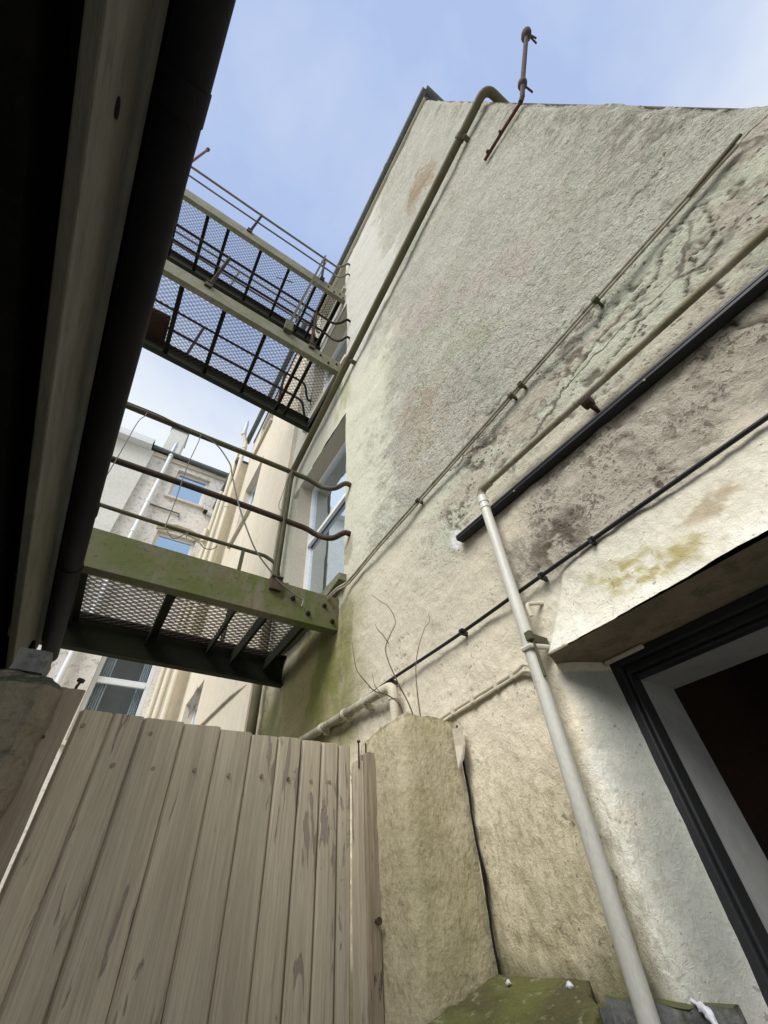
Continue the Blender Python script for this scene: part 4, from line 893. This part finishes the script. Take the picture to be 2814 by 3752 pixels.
soil('slim cream waste pipe in the far corner with branch fittings',
     [(.60, 7.6, 7.6), (.60, 7.6, 6.5), (.60, 7.6, -1.5)], .04, [(.60, 7.6, 6.1), (.60, 7.6, 5.0)])
k = MB(); k.tube([(.52, 7.55, 6.05), (.60, 7.6, 6.0), (.7, 7.65, 5.98)], .055, 10).tube([(.54, 7.55, 5.95), (.54, 7.55, 6.3)], .045, 10)
k.build('branch', 'far_pipe', bpy.data.objects['soil_pipe.003'], smooth=True)
ob = MB().add([(.945, 5.95, 2.0), (.945, 6.15, 1.98), (.945, 6.12, 2.32), (.945, 5.97, 2.36)], [(0, 1, 2, 3)]).build('bare_patch', 'gully', fw)

# ================================================================== BACK WING FACING US
bw = thing('terrace_house', 'pale rendered house across the end of the alley with peeling walls and white windows', 'building', (-.5, 9, -1.5))
BY = 9.0
bwin = [(-.53, .33, 8.20, 9.27), (-.40, .50, 5.5, 7.05), (-.395, .575, 2.36, 4.35)]
xb = sorted({-1.27, .9} | {v for a in bwin for v in a[:2]}); zb_ = sorted({-1.5, 9.62} | {v for a in bwin for v in a[2:]})
w = MB()
for i in range(len(xb) - 1):
    for j in range(len(zb_) - 1):
        xc_, zc_ = (xb[i] + xb[i + 1]) / 2, (zb_[j] + zb_[j + 1]) / 2
        if any(a[0] < xc_ < a[1] and a[2] < zc_ < a[3] for a in bwin): continue
        w.add([(xb[i], BY, zb_[j]), (xb[i + 1], BY, zb_[j]), (xb[i + 1], BY, zb_[j + 1]), (xb[i], BY, zb_[j + 1])], [(0, 1, 2, 3)])
w.build('wall', 'back_peel', bw)
MB().box(-7, -1.272, BY - .12, BY + 3, -1.5, 9.5).build('side_wall', 'back_pale', bw)
k = MB(); k.box(-7, -1.36, BY - .34, BY - .10, 9.50, 9.56).box(-7, -1.36, BY - .34, BY - .31, 9.56, 9.72)
k.box(-7, -1.36, BY - .325, BY - .31, 9.72, 9.76)
k.build('box_gutter', 'pvc', bw, bev=.006)
rf_ = bw_roof = MB().add([(-1.36, BY - .14, 9.72), (4, BY - .14, 9.68), (4, BY + 3, 10.6), (-1.36, BY + 3, 10.6)], [(0, 1, 2, 3)]).build('roof', 'slate', bw)
MB().add([(-7, BY - .3, 9.77), (-1.36, BY - .3, 9.77), (-1.36, BY + 3, 10.6), (-7, BY + 3, 10.6)], [(0, 1, 2, 3)]).build('roof', 'slate', bw)
MB().tube([(-1.33, BY - .12, 9.68), (.72, BY - .12, 9.60)], .06, 12).build('gutter', 'grey_gutter', bw, smooth=True)
MB().box(-1.27, .75, BY - .05, BY - .002, 9.44, 9.58).build('fascia', 'far_cream', bw)
cy = 9.35; sc_ = cy / 9
k = MB(); k.box(-1.16 * sc_, -.70 * sc_, cy, cy + .6, 9.3, 10.87 * sc_); ch_ = k.build('chimney', 'back_pale', rf_, bev=.01)
MB().box(-1.19 * sc_, -.68 * sc_, cy - .03, cy + .63, 10.87 * sc_, 10.93 * sc_).build('cap', 'concrete', ch_, bev=.01)
for i, (x0, x1, z0, z1) in enumerate(bwin):
    f = MB(); y = BY + .10; t = .075
    f.box(x0, x0 + t, y, y + .06, z0, z1).box(x1 - t, x1, y, y + .06, z0, z1).box(x0 + t, x1 - t, y, y + .06, z1 - t, z1).box(x0 + t, x1 - t, y, y + .06, z0, z0 + t)
    if i == 2: f.box(x0 + t, x1 - t, y - .012, y + .05, 3.38, 3.44).box(x0 + t, x1 - t, y + .005, y + .05, 3.44, 3.50)
    elif i == 1: f.box(x0 + t, x1 - t, y - .01, y + .05, 6.2, 6.28)
    o = f.build('window', 'pvc', bw, bev=.006)
    rv = MB(); Y1 = y + .08
    rv.add([(x0, BY, z1), (x1, BY, z1), (x1, Y1, z1), (x0, Y1, z1)], [(0, 1, 2, 3)]).add([(x0, BY, z0), (x0, BY, z1), (x0, Y1, z1), (x0, Y1, z0)], [(0, 1, 2, 3)]).add([(x1, BY, z0), (x1, BY, z1), (x1, Y1, z1), (x1, Y1, z0)], [(0, 1, 2, 3)])
    rv.build('reveal', 'far_cream', o)
    MB().box(x0 + t - .01, x1 - t + .01, y + .03, y + .035, z0 + t - .01, z1 - t + .01).build('pane', 'glass_low' if i == 2 else 'glass_sky', o)
    MB().box(x0 - .3, x1 + .3, y + .6, y + .62, z0 - .3, z1 + .3).build('room', 'grey_in' if i == 2 else 'slate', o)
    if i == 2:
        for a_, b2 in ((x0 + .05, x0 + .26), (x1 - .22, x1 - .05)):
            k = MB(); vs = []
            for q_ in range(31): vs += [(a_ + (b2 - a_) * q_ / 30, y + .14 + .025 * math.sin(q_ * 1.1), z0), (a_ + (b2 - a_) * q_ / 30, y + .14 + .025 * math.sin(q_ * 1.1), z1)]
            k.add(vs, [(2 * q_, 2 * q_ + 1, 2 * q_ + 3, 2 * q_ + 2) for q_ in range(30)]).build('curtain', 'curtain', o)
    MB().box(x0 - .07, x1 + .07, BY - .07, y, z0 - .07, z0 - .003).build('sill', 'far_cream', o, bev=.006)
ar = MB(); n = 16; vs = []
for i in range(n + 1):
    t = i / n; x = -.45 + 1.02 * t; rise = .10 * math.sin(math.pi * t)
    vs += [(x, BY - .03, 7.06 + rise), (x, BY - .03, 7.24 + rise), (x, BY + .02, 7.24 + rise), (x, BY + .02, 7.06 + rise)]
fs = [(4 * i + k_, 4 * i + (k_ + 1) % 4, 4 * i + 4 + (k_ + 1) % 4, 4 * i + 4 + k_) for i in range(n) for k_ in range(4)] + [(0, 1, 2, 3), (4 * n + 3, 4 * n + 2, 4 * n + 1, 4 * n)]
M['ochre'] = weather('ochre_lintel', (.40, .34, .20), (.32, .27, .16), s1=5, rough=.9)
ar.add(vs, fs).build('arched_lintel', 'ochre', bw)
soil('white soil pipe with metal flue cap climbing past the chimney on the end house', [(-.86, 8.9, 9.68), (-.86, 8.9, 9.0), (-.86, 8.9, -1.5)], .052, [(-.86, 8.9, 9.6), (-.86, 8.9, 7.75), (-.86, 8.9, 6.75)], (-.865, 8.9, 9.66), 'pvc')
k = MB(); k.tube([(-.80, 8.96, 7.72), (-.10, 8.96, 7.70), (-.09, 8.96, 7.60)], .022, 8); k.build('branch_pipe', 'rail_pale', bw)
k = MB(); k.tube([(.42, 8.93, 8.035), (.52, 8.93, 8.02)], .06, 12).build('black_coupling', 'black', bw); MB().tube([(.515, 8.93, 8.02), (.76, 8.93, 7.985)], .058, 12).build('pipe_stub', 'pvc', bw)

# short rod above the top walkway
top(MB().tube([(-1.77, 2.0, 8.0), (-1.85, 2.0, 9.2), (-1.925, 2.0, 10.38)], .02, 8).tube([(-1.922, 2.0, 10.36), (-1.928, 2.0, 10.46)], .032, 8).build('rod', 'rust_red'), 'short rusty rod poking into the sky above the topmost handrails by the eave', 'rod')

# ================================================================== LIGHT, SKY, CAMERA
sd = Vector((-.64, -.30, .70)).normalized()
el = math.asin(sd.z); az = math.atan2(sd.x, sd.y)
W = bpy.data.worlds.new('World'); S.world = W; W.use_nodes = True
nt = W.node_tree; bg = nt.nodes['Background']
sky = N(nt, 'ShaderNodeTexSky', sky_type='NISHITA'); sky.sun_disc = False; sky.sun_elevation = el; sky.sun_rotation = az; sky.air_density = 1.0; sky.dust_density = 1.5; sky.ozone_density = 1.5
tc = N(nt, 'ShaderNodeTexCoord'); mp = N(nt, 'ShaderNodeMapping'); mp.inputs['Scale'].default_value = (1, 1, 1.6); mp.inputs['Location'].default_value = (5.1, 2.7, 1.4)
L(nt, tc.outputs['Generated'], mp.inputs['Vector'])
c1 = ntex(nt, mp.outputs['Vector'], 2.3, 7, .55, .25)
sx = N(nt, 'ShaderNodeSeparateXYZ'); L(nt, tc.outputs['Generated'], sx.inputs[0])
lo = N(nt, 'ShaderNodeMapRange'); lo.inputs[1].default_value = .93; lo.inputs[2].default_value = .66; lo.inputs[3].default_value = 0; lo.inputs[4].default_value = .92; L(nt, sx.outputs['Z'], lo.inputs[0])
hf = N(nt, 'ShaderNodeMath', operation='MULTIPLY_ADD'); L(nt, c1, hf.inputs[0]); hf.inputs[1].default_value = .7; hf.inputs[2].default_value = .13
ad = N(nt, 'ShaderNodeMath', operation='ADD'); L(nt, hf.outputs[0], ad.inputs[0]); L(nt, lo.outputs[0], ad.inputs[1])
cl = ramp(nt, ad.outputs[0], .50, 1.0)
HAZE, CLOUD = (4.7, 5.95, 9.0), (8.8, 9.35, 9.9)
c = mixc(nt, .9, sky.outputs[0], HAZE)
c = mixc(nt, cl, c, CLOUD)
L(nt, c, bg.inputs['Color']); bg.inputs['Strength'].default_value = .10

sun = bpy.data.lights.new('sun', 'SUN'); sun.energy = 3.9; sun.angle = math.radians(32); sun.color = (1, .98, .955)
so = bpy.data.objects.new('sun', sun); COL.objects.link(so); so.rotation_euler = sd.to_track_quat('Z', 'Y').to_euler(); so.location = (-5, -3, 12)

cam = bpy.data.cameras.new('camera'); co_ = bpy.data.objects.new('camera', cam); COL.objects.link(co_)
cam.sensor_fit = 'HORIZONTAL'; cam.sensor_width = 36; cam.lens = 884.26 / 1659 * 36; cam.clip_start = .02; cam.clip_end = 2000
co_.matrix_world = Matrix.Translation((0, 0, GZ)) @ Matrix(R_CAM).to_4x4()
S.camera = co_
S.render.engine = 'CYCLES'; S.cycles.use_denoising = True; S.cycles.denoiser = 'OPENIMAGEDENOISE'; S.cycles.denoising_input_passes = 'RGB_ALBEDO_NORMAL'; S.cycles.denoising_prefilter = 'ACCURATE'
S.cycles.max_bounces = 5; S.cycles.sample_clamp_indirect = 3; S.cycles.transparent_max_bounces = 12
S.view_settings.view_transform = 'Standard'; S.view_settings.look = 'None'; S.view_settings.exposure = 0
for k_ in ('_w',):
    for o in bpy.data.objects:
        if k_ in o: del o[k_]
